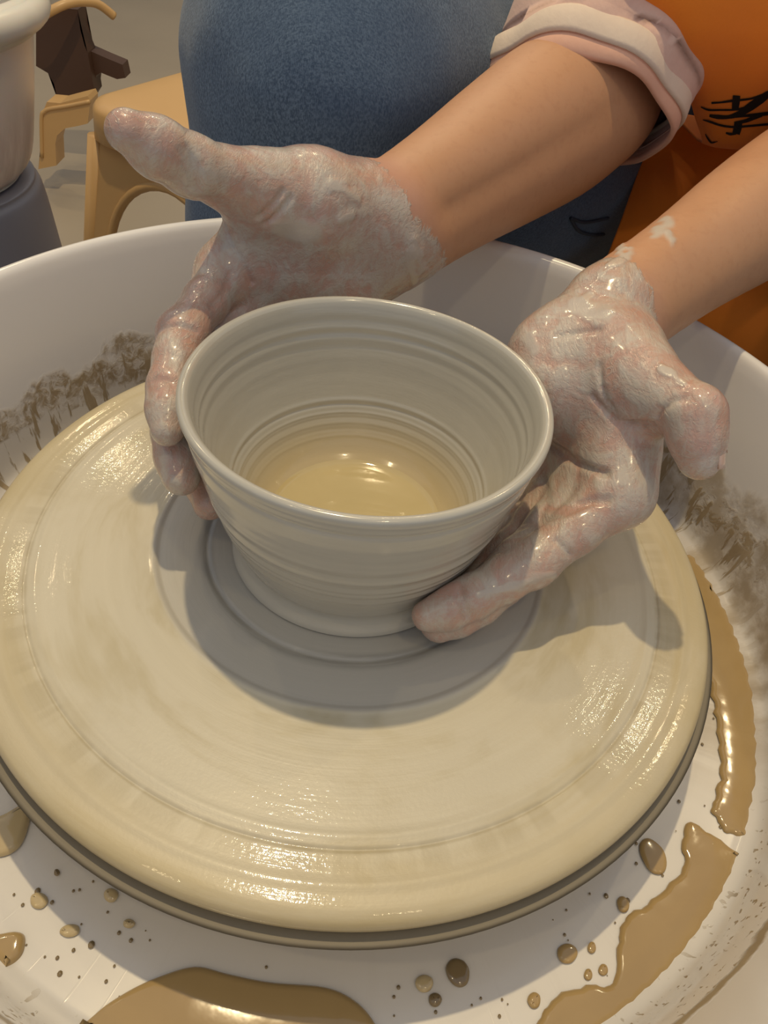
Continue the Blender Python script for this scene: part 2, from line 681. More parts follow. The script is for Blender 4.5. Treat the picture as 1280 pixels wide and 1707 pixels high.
def mat_body():
    t = NT('skin_and_slip')
    c = t.coord()
    slip, pink, dry = t.attr('slip'), t.attr('pink'), t.attr('hand')
    tan = t.mix(t.noise(c, 40, 4), srgb(190, 142, 106), srgb(202, 154, 118))
    tan = t.mix(t.math('MULTIPLY', t.mrange(t.noise(c, 260, 2), 0.5, 0.72), 0.12), tan, srgb(160, 104, 74))
    rosy = t.mix(t.noise(c, 70, 3), srgb(182, 134, 116), srgb(202, 156, 138))
    skin = t.mix(pink, tan, rosy)
    st = t.mapping(c, (1.0, 0.35, 0.6), (0.3, 0.5, 0.7))
    n1 = t.noise(st, 210, 6, 0.65, 1.4)
    n2 = t.noise(c, 60, 5, 0.6, 0.9)
    n3 = t.noise(t.mapping(c, (1, 0.16, 1), (0.9, 0.2, 0.4)), 620, 4, 0.6, 0.8)
    vein = t.mrange(t.math('ABSOLUTE', t.math('SUBTRACT', t.noise(c, 130, 4, 0.6, 1.0), 0.5)), 0.0, 0.035, 1.0, 0.0)
    cov = t.math('ADD', t.math('MULTIPLY', n1, 0.40), t.math('MULTIPLY', n2, 0.90))
    cov = t.mrange(cov, 0.50, 0.78, 0.20, 0.88)
    cov = t.math('MULTIPLY', cov, t.mrange(n3, 0.25, 0.55, 0.72, 1.0))
    cov = t.math('MAXIMUM', cov, t.math('MULTIPLY', vein, 0.62))
    edge = t.math('ADD', slip, t.math('MULTIPLY', t.math('SUBTRACT', n1, 0.5), 0.9))
    on = t.mrange(edge, 0.42, 0.52)
    thick = t.attr('thick')
    fac = t.math('MAXIMUM', t.math('MULTIPLY', on, cov), thick)
    clay = t.mix(n2, srgb(184, 176, 162), srgb(204, 197, 184))
    t.set(col=t.mix(fac, skin, clay), rough=t.mrange(on, 0, 1, 0.48, 0.27), sss=0.08, ssr=(0.9, 0.35, 0.2), sscale=0.004,
          coat=t.math('MULTIPLY', on, 0.6), coatr=0.12)
    hgt = t.math('ADD', t.math('MULTIPLY', fac, 1.0), t.math('MULTIPLY', n3, 0.35))
    b = t.bump(t.math('MULTIPLY', hgt, on), 0.5, 0.0010)
    t.bump(t.noise(c, 700, 3), 0.12, 0.0006, b)
    return t.m


def mat_denim():
    t = NT('blue_denim')
    c = t.coord()
    w1 = t.noise(t.mapping(c, (1, 0.3, 0.3), (0.2, 0.6, 0.9)), 2200, 3, 0.6)
    w2 = t.noise(t.mapping(c, (0.3, 1, 0.3), (0.7, 0.1, 0.4)), 1900, 3, 0.6)
    big = t.noise(c, 14, 4)
    fl = t.math('ADD', t.math('MULTIPLY', w1, 0.5), t.math('MULTIPLY', w2, 0.5))
    col = t.mix(t.mrange(fl, 0.38, 0.62), srgb(58, 78, 102), srgb(104, 124, 146))
    col = t.mix(t.mrange(big, 0.35, 0.7, 0.0, 0.45), col, srgb(58, 82, 112))
    t.set(col=col, rough=0.85, sheen=0.2)
    t.bump(fl, 0.45, 0.0010)
    return t.m


def mat_cloth(name, c1, c2, scale=(1, 1, 0.15), freq=420, rough=0.8, bump=0.3):
    t = NT(name)
    c = t.coord()
    n = t.noise(t.mapping(c, scale, (0.4, 0.5, 0.2)), freq, 3)
    b = t.noise(c, 16, 3)
    t.set(col=t.mix(t.math('MULTIPLY', t.math('ADD', n, b), 0.5), c1, c2), rough=rough, sheen=0.15)
    t.bump(n, bump, 0.0008)
    return t.m


def mat_floor():
    t = NT('studio_floor')
    c = t.coord()
    n = t.noise(c, 2.2, 5)
    t.set(col=t.mix(n, srgb(150, 138, 120), srgb(176, 162, 140)), rough=0.42)
    t.bump(t.noise(c, 60, 3), 0.1, 0.002)
    return t.m


def mat_bucket():
    t = NT('slip_smeared_white_plastic')
    c = t.coord()
    x, y, z = t.sep(c)
    st = t.noise(t.mapping(c, (1, 1, 0.35)), 18, 5, 0.6, 0.6)
    low = t.mrange(z, 0.10, 0.02)
    m = t.math('MULTIPLY', t.mrange(st, 0.42, 0.66), low)
    t.set(col=t.mix(t.math('MULTIPLY', m, 0.7), srgb(222, 216, 204), srgb(172, 158, 146)), rough=0.3, sss=0.15, sscale=0.02)
    return t.m


def mat_slip(name='liquid_slip', c1=(166, 140, 96), c2=(182, 156, 110), rough=0.12):
    t = NT(name)
    c = t.coord()
    n = t.noise(c, 38, 4, 0.55, 0.6)
    t.set(col=t.mix(n, srgb(*c1), srgb(*c2)), rough=rough, coat=0.6, coatr=0.04)
    t.bump(t.noise(c, 120, 3), 0.05, 0.001)
    return t.m


M = dict(pool=mat_slip('bowl_slip', (190, 172, 124), (204, 186, 140), 0.05), pan=mat_pan(), bat=mat_bat(), bowl=mat_bowl(), body=mat_body(), denim=mat_denim(), floor=mat_floor(), bucket=mat_bucket(),
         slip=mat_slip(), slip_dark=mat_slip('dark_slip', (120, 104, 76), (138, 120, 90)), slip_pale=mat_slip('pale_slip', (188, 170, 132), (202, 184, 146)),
         shirt=mat_cloth('pink_shirt_cotton', srgb(206, 166, 152), srgb(228, 196, 180), (1, 0.2, 1), 330, 0.85, 0.35),
         hem=mat_cloth('pale_hem_cotton', srgb(222, 200, 180), srgb(236, 218, 198), (1, 0.3, 1), 300, 0.85, 0.3),
         peach=mat_cloth('peach_cuff_cotton', srgb(226, 172, 146), srgb(238, 190, 164), (1, 0.3, 1), 300, 0.85, 0.2),
         apron=mat_cloth('orange_apron_cloth', srgb(240, 128, 22), srgb(250, 144, 34), (1, 1, 1), 900, 0.75, 0.15),
         ink=plain('black_print', srgb(20, 16, 16), 0.7, 0.02), tan=plain('tan_plastic', srgb(206, 166, 110), 0.34, 0.05, 12),
         brown=plain('dark_brown_plastic', srgb(78, 54, 40), 0.5, 0.05, 12), grey=plain('blue_grey_plastic', srgb(134, 132, 140), 0.4, 0.05, 12),
         steel=plain('grey_metal', srgb(150, 146, 138), 0.35, 0.05, 30, metal=0.3), wall=plain('painted_wall', srgb(178, 166, 150), 0.8, 0.04, 3),
         hair=plain('dark_hair', srgb(38, 28, 24), 0.5, 0.2, 80), shoe=plain('grey_canvas', srgb(110, 108, 104), 0.8, 0.05, 60),
         nail=plain('fingernail', srgb(216, 184, 166), 0.25, 0.04, 60, coat=0.5), red=plain('red_polish', srgb(190, 40, 40), 0.3, 0.04, 60),
         rim=plain('clay_stained_rim', srgb(124, 116, 100), 0.55, 0.08, 40), housing=plain('wheel_housing', srgb(170, 172, 176), 0.45, 0.04, 20), seam=plain('denim_seam', srgb(58, 66, 78), 0.8, 0.1, 200))

# ------------------------------------------------------------------ setting
FLOOR = -0.50
bm = bmesh.new()
bmesh.ops.create_cube(bm, size=1, matrix=Matrix.Translation((0, 1.5, FLOOR - 0.03)) @ Matrix.Diagonal((9, 9, 0.06, 1)))
tag(bm_obj('floor', bm, M['floor'], smooth=False), kind='structure')
bm = bmesh.new()
bmesh.ops.create_cube(bm, size=1, matrix=Matrix.Translation((0, 5.6, 0.8)) @ Matrix.Diagonal((9, 0.1, 2.6, 1)))
tag(bm_obj('wall_back', bm, M['wall'], smooth=False), kind='structure')

for nm, cx_ in (('wall_left', -4.45), ('wall_right', 4.45)):
    bm = bmesh.new()
    bmesh.ops.create_cube(bm, size=1, matrix=Matrix.Translation((cx_, 1.5, 0.8)) @ Matrix.Diagonal((0.1, 9, 2.6, 1)))
    tag(bm_obj(nm, bm, M['wall'], smooth=False), kind='structure')

# ------------------------------------------------------------------ splash pan
ZF = -0.045
pr = [(0.001, ZF - 0.004), (0.02, ZF - 0.004), (0.02, ZF)]
prof = catmull([(0.030, ZF), (0.09, ZF), (0.150, ZF - 0.0004), (0.176, ZF), (0.1835, ZF + 0.0015), (0.1885, ZF + 0.007), (0.1915, -0.02), (0.198, 0.010),
                (0.2035, 0.034), (0.2055, 0.0415), (0.2075, 0.0455), (0.2105, 0.0468), (0.2140, 0.0450), (0.2155, 0.040), (0.2148, 0.032),
                (0.2120, 0.031), (0.2085, 0.034)], 6)
outer = catmull([(0.2085, 0.034), (0.206, 0.02), (0.2015, 0.0), (0.196, -0.022), (0.192, ZF - 0.001), (0.183, ZF - 0.0045), (0.09, ZF - 0.005), (0.030, ZF - 0.005)], 6)
pan = lathe('splash_pan', list(prof) + list(outer[1:]), M['pan'], seg=220, centre=(0, 0), closed=True)
pan.location = (0.003, 0.0, 0)
tag(pan, 'round white plastic splash pan with muddy walls surrounding the wheel', 'splash pan')

# ------------------------------------------------------------------ pottery wheel
wheel = empty('pottery_wheel', (0, 0, FLOOR))
tag(wheel, 'pottery wheel with clay coated turning head inside the white pan', 'pottery wheel')


def under(o, parent):
    o.parent = parent
    o.matrix_parent_inverse = Matrix.Translation(-parent.location)
    return o


rr = np.concatenate([np.linspace(0.0005, 0.142, 330)])
zz = np.zeros_like(rr)
zz += 0.000008 * np.sin(rr * 2 * math.pi / 0.0046 + 1.2 * np.sin(rr * 90)) * sstep(0.07, 0.10, rr)
zz += 0.000003 * np.sin(rr * 2 * math.pi / 0.0021)
zz += 0.0003 * np.exp(-((rr - 0.0812) / 0.0012) ** 2) - 0.0005 * sstep(0.0805, 0.0785, rr)
zz -= 0.0006 * np.exp(-((rr - 0.1286) / 0.0006) ** 2) + 0.0007 * np.exp(-((rr - 0.0600) / 0.0012) ** 2)
zz += 0.0003 * np.exp(-((rr - 0.1245) / 0.0016) ** 2) + 0.0003 * np.exp(-((rr - 0.139) / 0.002) ** 2)
edge = catmull([(0.1432, 0.0001), (0.1462, -0.0001), (0.1484, -0.0010), (0.1496, -0.0026), (0.1500, -0.0046), (0.1494, -0.0070), (0.1478, -0.0082)], 4)
prof = [(0.0005, zz[0])] + list(zip(rr[1:], zz[1:])) + list(edge) + [(0.10, -0.0084), (0.0005, -0.0084)]
under(lathe('wheel_bat', prof, M['bat'], seg=240), wheel)
prof = catmull([(0.02, -0.0086), (0.144, -0.0086), (0.1462, -0.0092), (0.1466, -0.0125), (0.1460, -0.0155), (0.140, -0.0175), (0.10, -0.018), (0.035, -0.021)], 5)
under(lathe('wheel_head', prof, M['rim'], seg=160), wheel)
under(lathe('shaft', [(0.001, -0.015), (0.024, -0.015), (0.024, -0.06), (0.016, -0.06), (0.016, -0.30), (0.001, -0.30)], M['steel'], seg=40), wheel)
bm = bmesh.new()
bmesh.ops.create_cube(bm, size=1, matrix=Matrix.Translation((0, -0.02, -0.26)) @ Matrix.Diagonal((0.36, 0.36, 0.415, 1)))
bmesh.ops.bevel(bm, geom=bm.edges[:], offset=0.03, segments=4, affect='EDGES')
under(bm_obj('housing', bm, M['housing']), wheel)
for sx in (-1, 1):
    for sy in (-1, 1):
        under(lathe('foot', [(0.001, -0.5), (0.022, -0.5), (0.022, -0.48), (0.018, -0.46), (0.001, -0.46)], M['brown'], seg=24,
                    centre=(sx * 0.13, -0.02 + sy * 0.13)), wheel)

# ------------------------------------------------------------------ bowl
BOWL_OUT = [(0.0500, 0.0004), (0.0495, 0.0020), (0.0478, 0.0050), (0.0472, 0.0080), (0.0485, 0.0115), (0.0508, 0.0170), (0.0532, 0.0240), (0.0558, 0.0330), (0.0582, 0.0420),
            (0.0606, 0.0520), (0.0630, 0.0630), (0.0646, 0.0715), (0.0655, 0.0745)]
BOWL_IN = [(0.0613, 0.0748), (0.0603, 0.0715), (0.0585, 0.0640), (0.0558, 0.0545), (0.0525, 0.0450), (0.0490, 0.0365), (0.0477, 0.0338), (0.0462, 0.0308),
           (0.0436, 0.0255), (0.0404, 0.0205), (0.0362, 0.0162), (0.0290, 0.0125), (0.0150, 0.0108), (0.0005, 0.0106)]
RIM = [(0.0659, 0.0760), (0.0656, 0.0772), (0.0645, 0.0779), (0.0630, 0.0777), (0.0619, 0.0766)]
po = catmull(BOWL_OUT, 14)
pi_ = catmull(BOWL_IN, 14)
zo = po[:, 1]
for zc, am, wd in ((0.0245, 0.00020, 0.0009), (0.0275, -0.00018, 0.0008), (0.0330, 0.00022, 0.0010), (0.0362, -0.00016, 0.0009), (0.0395, 0.00026, 0.0010),
                   (0.0440, -0.00016, 0.0012), (0.0475, 0.00014, 0.0010), (0.0530, -0.00012, 0.0018), (0.0610, 0.00010, 0.0020)):
    po[:, 0] += am * np.exp(-((zo - zc) / wd) ** 2)
po[:, 0] -= 0.0007 * np.exp(-((zo - 0.0690) / 0.0012) ** 2)
po[:, 0] += 0.0003 * np.exp(-((zo - 0.0300) / 0.0010) ** 2) + 0.0003 * np.exp(-((zo - 0.0405) / 0.0012) ** 2)
zi = pi_[:, 1]
for zc, am, wd in ((0.0700, 0.00016, 0.0012), (0.0668, -0.00022, 0.0008), (0.0645, 0.00020, 0.0008), (0.0620, -0.00016, 0.0009), (0.0590, 0.00018, 0.0010), (0.0545, -0.00012, 0.0016),
                   (0.0480, 0.00010, 0.0020), (0.0372, -0.00035, 0.0008), (0.0352, 0.00025, 0.0007), (0.0322, -0.00022, 0.0006), (0.0300, 0.00018, 0.0006), (0.0280, -0.00018, 0.0006), (0.0255, 0.00014, 0.0006), (0.0230, -0.00014, 0.0006)):
    pi_[:, 0] += am * np.exp(-((zi - zc) / wd) ** 2)
prof = [(0.0005, 0.0004)] + list(po) + list(catmull(RIM, 4)) + list(pi_)


def wobble(R, Zq, A):
    return R * (1 + 0.004 * np.sin(2 * A + 0.6) * sstep(0.01, 0.07, Zq)), Zq + 0.0004 * np.sin(A * 3 + 1) * sstep(0.05, 0.077, Zq)


bowl = lathe('clay_bowl', prof, M['bowl'], seg=220, wob=wobble)
_co = np.empty(len(bowl.data.vertices) * 3, np.float32)
bowl.data.vertices.foreach_get('co', _co)
_co = _co.reshape(-1, 3)
_at = bowl.data.attributes.new('inside', 'FLOAT', 'POINT')
_at.data.foreach_set('value', ((np.hypot(_co[:, 0], _co[:, 1]) < np.interp(_co[:, 2], po[:, 1], po[:, 0]) - 0.0016) & (_co[:, 2] > 0.009)).astype(np.float32))
tag(bowl, 'freshly thrown wet grey clay bowl standing on the wheel between two hands', 'bowl')
pool = lathe('slip_pool', catmull([(0.0005, 0.0140), (0.015, 0.0139), (0.027, 0.0140), (0.0325, 0.0144), (0.0352, 0.0154)], 5), M['pool'], seg=120)
tag(pool, 'shallow yellowish watery slip lying in the bottom of the clay bowl', 'slip')
bo_r, bo_z = po[:, 0], po[:, 1]

# ------------------------------------------------------------------ person: skeleton
# right arm (left in the photograph)
R_wr = atY(650, 382, 0.130)
R_el = np.array([0.118, 0.290, 0.106])
R_sh = np.array([0.150, 0.470, 0.340])
L_wr = atY(1032, 518, 0.075)
L_el = np.array([0.262, 0.255, 0.100])
L_sh = np.array([0.440, 0.365, 0.330])
HEAD = np.array([0.250, 0.330, 0.530])
PELV = np.array([0.370, 0.610, -0.020])

FI = Field(graded(-0.16, -0.125, 0.175, 0.62, 0.00105, 0.006), graded(-0.10, -0.085, 0.165, 0.80, 0.00105, 0.006), graded(-0.02, -0.002, 0.155, 0.68, 0.00105, 0.006), 0.03)


def mid(a, b, t):
    return np.asarray(a) * (1 - t) + np.asarray(b) * t


# torso, neck, head, upper arms
FI.chain([PELV, mid(PELV, [0.30, 0.43, 0.30], 0.5) + np.array([0.01, 0.03, 0]), [0.300, 0.440, 0.290]], [0.105, 0.10, 0.10], 0.05)
FI.cone(R_sh + np.array([0.06, -0.01, -0.03]), L_sh + np.array([-0.06, 0.01, -0.03]), 0.075, 0.075, 0.05)
FI.chain([[0.290, 0.420, 0.36], [0.265, 0.360, 0.47]], [0.05, 0.046], 0.03)
FI.cone(HEAD + np.array([0.01, 0.03, 0.02]), HEAD + np.array([-0.01, -0.02, 0.0]), 0.078, 0.072, 0.02)
FI.cone(HEAD + np.array([0.0, -0.02, -0.02]), HEAD + np.array([-0.02, -0.06, -0.065]), 0.055, 0.032, 0.025)
FI.cone(HEAD + np.array([-0.030, -0.088, 0.0]), HEAD + np.array([-0.036, -0.104, -0.028]), 0.008, 0.012, 0.01)
for s in (-1, 1):
    ear = HEAD + np.array([0.0, 0.0, -0.01]) + s * np.array([0.073, -0.022, 0])
    FI.cone(ear + np.array([0, 0, 0.02]), ear - np.array([0, 0, 0.018]), 0.011, 0.008, 0.006)
    eye = HEAD + np.array([-0.026, -0.074, 0.0]) + s * np.array([0.030, -0.009, 0])
    FI.cone(eye, eye + np.array([0, 0, 0.001]), 0.013, 0.013, 0.006)
mouth = HEAD + np.array([-0.036, -0.098, -0.062])
FI.cone(mouth + np.array([0.018, -0.002, 0]), mouth - np.array([0.018, -0.006, 0]), 0.008, 0.008, 0.008)
FI.chain([R_sh, mid(R_sh, R_el, 0.5), R_el + np.array([-0.004, 0.006, 0.004])], [0.050, 0.041, 0.037], 0.02)
FI.chain([L_sh, mid(L_sh, L_el, 0.5), L_el], [0.050, 0.041, 0.033], 0.02)

# forearms
Rd = (R_el - R_wr) / np.linalg.norm(R_el - R_wr)
Ld = (L_el - L_wr) / np.linalg.norm(L_el - L_wr)
Ru = atY(634, 358, 0.128) - R_wr           # towards the thumb side of the wrist
Lu = atY(1010, 502, 0.072) - L_wr


def forearm(ctrl, k):
    """ctrl rows: centre xyz + radius, run through a smooth curve so the outline has no kinks"""
    c = catmull(np.array([np.r_[q, r] for q, r in ctrl]), 5)
    FI.chain([q[:3] for q in c], [q[3] for q in c], k)


for off in (Ru, -Ru):
    forearm([(R_wr + off, 0.0185), (mid(R_wr, R_el, 0.25) + off, 0.0225), (mid(R_wr, R_el, 0.50) + off, 0.0285), (mid(R_wr, R_el, 0.75) + off * 0.9, 0.0340), (R_el + off * 0.4, 0.0360)], 0.006)
for off in (Lu * 0.5, -Lu * 0.5):
    forearm([(L_wr + off, 0.0168), (mid(L_wr, L_el, 0.25) + off, 0.0200), (mid(L_wr, L_el, 0.50) + off, 0.0260), (mid(L_wr, L_el, 0.75) + off * 0.8, 0.0305), (L_el + off * 0.3, 0.0330)], 0.006)

# --- right hand joints
RJ = dict(
    cmc=atY(578, 348, 0.118), tm=atY(432, 318, 0.088), ti=atY(318, 276, 0.064), tt=atY(210, 218, 0.048),
    i0=atZ(377, 456, 0.070), i1=atZ(303, 556, 0.068), i2=atZ(283, 645, 0.0605), i3=atZ(279, 716, 0.0545),
    m0=np.array([-0.0570, 0.0840, 0.0530]), m1=np.array([-0.0780, 0.0380, 0.0490]), m2=np.array([-0.0735, 0.0090, 0.0410]), m3=atZ(302, 795, 0.0350),
    r0=np.array([-0.0480, 0.0870, 0.0370]), r1=np.array([-0.0690, 0.0440, 0.0310]), r2=np.array([-0.0665, 0.0150, 0.0240]), r3=np.array([-0.0580, -0.0060, 0.0190]),
    p0=np.array([-0.0430, 0.0910, 0.0220]), p1=np.array([-0.0580, 0.0580, 0.0170]), p2=np.array([-0.0600, 0.0350, 0.0125]), p3=np.array([-0.0560, 0.0170, 0.0100]))
# --- left hand joints
LJ = dict(
    cmc=atY(990, 576, 0.058), tm=atY(1064, 634, 0.022), ti=atY(1158, 692, -0.004), tt=atY(1166, 766, -0.014),
    i0=atZ(1032, 826, 0.046), i1=atZ(888, 938, 0.029), i2=atZ(786, 996, 0.0215), i3=atZ(714, 1026, 0.0170),
    m0=np.array([0.0905, 0.0080, 0.0350]), m1=np.array([0.0640, -0.0260, 0.0250]), m2=np.array([0.0490, -0.0390, 0.0160]), m3=np.array([0.0350, -0.0470, 0.0105]),
    r0=np.array([0.0840, 0.0160, 0.0240]), r1=np.array([0.0645, -0.0120, 0.0160]), r2=np.array([0.0530, -0.0260, 0.0110]), r3=np.array([0.0440, -0.0360, 0.0090]),
    p0=np.array([0.0780, 0.0260, 0.0150]), p1=np.array([0.0640, 0.0040, 0.0110]), p2=np.array([0.0570, -0.0100, 0.0090]), p3=np.array([0.0520, -0.0220, 0.0085]))


def palm(J, wr, u, rb=0.0155, k=0.014):
    """metacarpals, thenar and hypothenar masses blended with the wrist"""
    rad = dict(i=0.0112, m=0.0112, r=0.0105, p=0.0095)
    for q, f in zip('imrp', (0.9, 0.35, -0.35, -0.9)):
        base = wr + u * f
        FI.chain([base, mid(base, J[q + '0'], 0.55), J[q + '0']], [rb, 0.0135, rad[q]], k)


palm(RJ, R_wr, Ru)
palm(LJ, L_wr, Lu * 0.6, 0.0135, 0.009)
# thumb masses
FI.chain([mid(R_wr, RJ['cmc'], 0.4), RJ['cmc'], mid(RJ['cmc'], RJ['tm'], 0.45), RJ['tm']], [0.0165, 0.0170, 0.0180, 0.0135], 0.014)
FI.cone(mid(RJ['cmc'], RJ['tm'], 0.5), mid(RJ['i0'], R_wr, 0.25), 0.012, 0.010, 0.016)
FI.cone(mid(RJ['cmc'], RJ['tm'], 0.80), mid(RJ['i0'], R_wr, 0.04), 0.0065, 0.0085, 0.012)
FI.cone(RJ['tm'], RJ['i0'], 0.0035, 0.0060, 0.012)
FI.chain([mid(L_wr, LJ['cmc'], 0.4), LJ['cmc'], mid(LJ['cmc'], LJ['tm'], 0.45), LJ['tm']], [0.0130, 0.0150, 0.0175, 0.0122], 0.010)
FI.cone(mid(LJ['cmc'], LJ['tm'], 0.55), mid(LJ['i0'], L_wr, 0.25), 0.012, 0.010, 0.016)
FI.cone(mid(LJ['cmc'], LJ['tm'], 0.8), mid(LJ['i0'], L_wr, 0.08), 0.006, 0.008, 0.014)
# heel of the left hand beside the bowl
FI.cone(L_wr - Lu * 0.5, mid(L_wr, LJ['p0'], 0.5), 0.0150, 0.015, 0.010)
FI.cone(atY(996, 516, 0.070), atY(908, 598, 0.050), 0.0125, 0.0130, 0.012)
FI.cone(atY(925, 590, 0.052), atY(915, 650, 0.034), 0.0150, 0.0140, 0.016)

PAL = FI.F.copy()


def finger(pts, rads, k=0.004, kp=0.010, pad=None):
    P = np.array(pts)
    m = max(rads) + 0.03
    org = FI.box(P.min(0) - m, P.max(0) + m)
    B = np.full([s.stop - s.start for s in org], FI.big, np.float32)
    for i in range(len(pts) - 1):
        FI.cone(pts[i], pts[i + 1], rads[i], rads[i + 1], k, F=B, org=org)
    for a, b, ra, rb in pad or ():
        FI.cone(a, b, ra, rb, 0.004, F=B, org=org)
    Hh = smin(PAL[org], B, np.float32(kp))
    FI.F[org] = smin(FI.F[org], Hh, np.float32(0.0008))


def seg4(J, q, radii):
    a, b, c, d = (J[q + str(i)] for i in range(4))
    pts = [a, mid(a, b, 0.5), b, mid(b, c, 0.5), c, mid(c, d, 0.55), d]
    return pts, radii


FR = dict(i=[0.0100, 0.0090, 0.0091, 0.0082, 0.0080, 0.0079, 0.0062], m=[0.0110, 0.0097, 0.0096, 0.0088, 0.0085, 0.0085, 0.0072],
          r=[0.0104, 0.0092, 0.0092, 0.0084, 0.0082, 0.0080, 0.0066], p=[0.0092, 0.0080, 0.0080, 0.0073, 0.0072, 0.0070, 0.0058])
for J in (RJ, LJ):
    for q in 'prmi':
        finger(*seg4(J, q, FR[q]))
# thumbs: waist at the middle of each bone, full pad at the tip
for J, ex in ((RJ, [0.0135, 0.0110, 0.0106, 0.0100, 0.0072]), (LJ, [0.0122, 0.0106, 0.0102, 0.0093, 0.0072])):
    finger([J['tm'], mid(J['tm'], J['ti'], 0.55), J['ti'], mid(J['ti'], J['tt'], 0.55), J['tt']], ex, 0.004, 0.012)
del PAL


# flexion creases
def crease(px, Yd, depth=0.0011, width=0.0013):
    FI.groove([atY(x, y, Yd) if not hasattr(Yd, '__len__') else atY(x, y, Yd[i]) for i, (x, y) in enumerate(px)], depth, width)


def snap_groove(px, depth=0.0014, width=0.0012):
    """groove along a line drawn over the surface as it stands: march each sight line to the skin"""
    P = []
    fld = FI
    for x, y in px:
        d = ray(x, y)
        t = 0.12
        hit = None
        while t < 0.6:
            q = CAM + d * t
            i = [int(np.clip(np.searchsorted(v, c) - 1, 0, len(v) - 2)) for v, c in zip(fld.ax, q)]
            f = fld.F[i[0], i[1], i[2]]
            if f < 0.0002:
                hit = q
                break
            t += max(float(f) * 0.6, 0.0006)
        if hit is not None:
            P.append(hit)
    if len(P) > 1:
        FI.groove(P, depth, width)


# bowl and wheel push into the soft flesh
X, Y, Z = FI.pts((slice(None),) * 3)
sl = FI.box((-0.10, -0.09, -0.02), (0.12, 0.10, 0.090))
X, Y, Z = FI.pts(sl)
rad = np.sqrt(X * X + Y * Y)
wall = np.interp(Z.ravel(), bo_z, bo_r).astype(np.float32)[None, None, :]
bd = np.maximum((rad - wall) * 0.92, Z - 0.0786) - 0.0002
FI.F[sl] = smax(FI.F[sl], -bd, np.float32(0.0015))
sl = FI.box((-0.16, -0.16, -0.02), (0.16, 0.15, 0.02))
X, Y, Z = FI.pts(sl)
FI.F[sl] = np.maximum(FI.F[sl], np.float32(0.0012) - Z + 0 * X + 0 * Y)

for line in ([(376, 372), (388, 408), (405, 440), (418, 470)], [(300, 250), (318, 282), (322, 312)], [(310, 247), (328, 285), (330, 315)],
             [(430, 362), (452, 345), (470, 320)], [(440, 372), (466, 352), (484, 330)], [(270, 549), (298, 543), (330, 552)], [(258, 633), (285, 634)],
             [(385, 455), (372, 490), (352, 512)],
             [(868, 690), (905, 730), (960, 770), (1010, 790)], [(990, 660), (1030, 705), (1072, 712)], [(1000, 610), (1010, 665), (1045, 700), (1090, 705)],
             [(870, 872), (920, 860), (960, 838), (1010, 836)], [(766, 984), (772, 1005), (778, 1026)], [(925, 900), (950, 925)], [(1098, 692), (1122, 668), (1150, 662)],
             [(930, 560), (960, 555), (1000, 552)]):
    snap_groove(line)
for line in ([(868, 878), (900, 868), (940, 856), (985, 836), (1015, 832)], [(905, 800), (912, 835), (900, 868)], [(868, 690), (905, 730), (960, 770), (1010, 790)], [(766, 984), (772, 1005), (778, 1026)]):
    snap_groove(line, 0.0014, 0.0017)

V, Q = FI.surface()
del FI.F
N = vertex_normals(V, Q)
# masks
dR = seg_dist(V, [RJ['i1'], RJ['i0'], R_wr, R_el, R_sh])
dL = seg_dist(V, [LJ['i1'], LJ['i0'], L_wr, L_el, L_sh])
isR = dR < dL
tR = (V - R_wr) @ Rd
tL = (V - L_wr) @ Ld
sxp, syp = W / 2 + FOC * ((V - CAM) @ RT) / ((V - CAM) @ FW), H / 2 - FOC * ((V - CAM) @ UP) / ((V - CAM) @ FW)
lowR = (V - R_wr) @ (-Ru / np.linalg.norm(Ru))
lowL = (V - L_wr) @ (Lu / np.linalg.norm(Lu))
slip = np.where(isR, 1 - sstep(-0.014, 0.012, tR - 0.55 * np.clip(lowR, -0.01, 0.03)), 1 - sstep(-0.020, 0.006, tL - 0.5 * np.clip(lowL, -0.02, 0.02)))
hand = np.where(isR, 1 - sstep(-0.01, 0.03, tR), 1 - sstep(-0.01, 0.03, tL))
pink = np.where(isR, 1 - sstep(-0.02, 0.02, tR), 1 - sstep(-0.025, 0.01, tL))
slip[V[:, 2] > 0.2] = 0
thick = np.zeros(len(V))
# clots of slip left on the skin
for (a, b, w_, h_) in (((1112, 392), (1122, 402), 0.0022, 0.0012), ((1050, 420), (1016, 446), 0.0024, 0.0010), ((1112, 372), (1095, 388), 0.0035, 0.0005),
                       ((985, 492), (978, 500), 0.003, 0.0012), ((1010, 452), (985, 476), 0.002, 0.0006), ((1036, 416), (1034, 420), 0.0022, 0.0016),
                       ((690, 402), (702, 450), 0.004, 0.0016), ((684, 420), (690, 465), 0.004, 0.0012), ((470, 382), (520, 388), 0.0075, 0.0010), ((568, 368), (580, 360), 0.003, 0.0012),
                       ((560, 310), (590, 330), 0.004, 0.0010), ((1105, 615), (1140, 640), 0.0022, 0.0012), ((960, 512), (1010, 520), 0.006, 0.0010), ((875, 565), (890, 580), 0.005, 0.0008),
                       ((925, 960), (800, 990), 0.003, 0.0004)):
    ax, ay = a
    bx, by = b
    t = np.clip(((sxp - ax) * (bx - ax) + (syp - ay) * (by - ay)) / ((bx - ax) ** 2 + (by - ay) ** 2), 0, 1)
    dp = np.hypot(sxp - ax - t * (bx - ax), syp - ay - t * (by - ay)) * ((V - CAM) @ FW) / FOC
    facing = (N * (CAM - V)).sum(1) > 0
    dp = dp + 0.0016 * vnoise(V, 260)
    m = (1 - sstep(w_ * 0.35, w_ * 1.05, dp)) * facing
    V = V + N * (m * h_ * 0.45)[:, None]
    thick = np.maximum(thick, m * 0.85)
# smeared slip: soft lumps over the hands
lump = vnoise(V, 110) * 0.35 + vnoise(V * np.array([1, 0.4, 0.6]), 330) * 0.3
V = V + N * (lump * slip * 0.00042)[:, None]

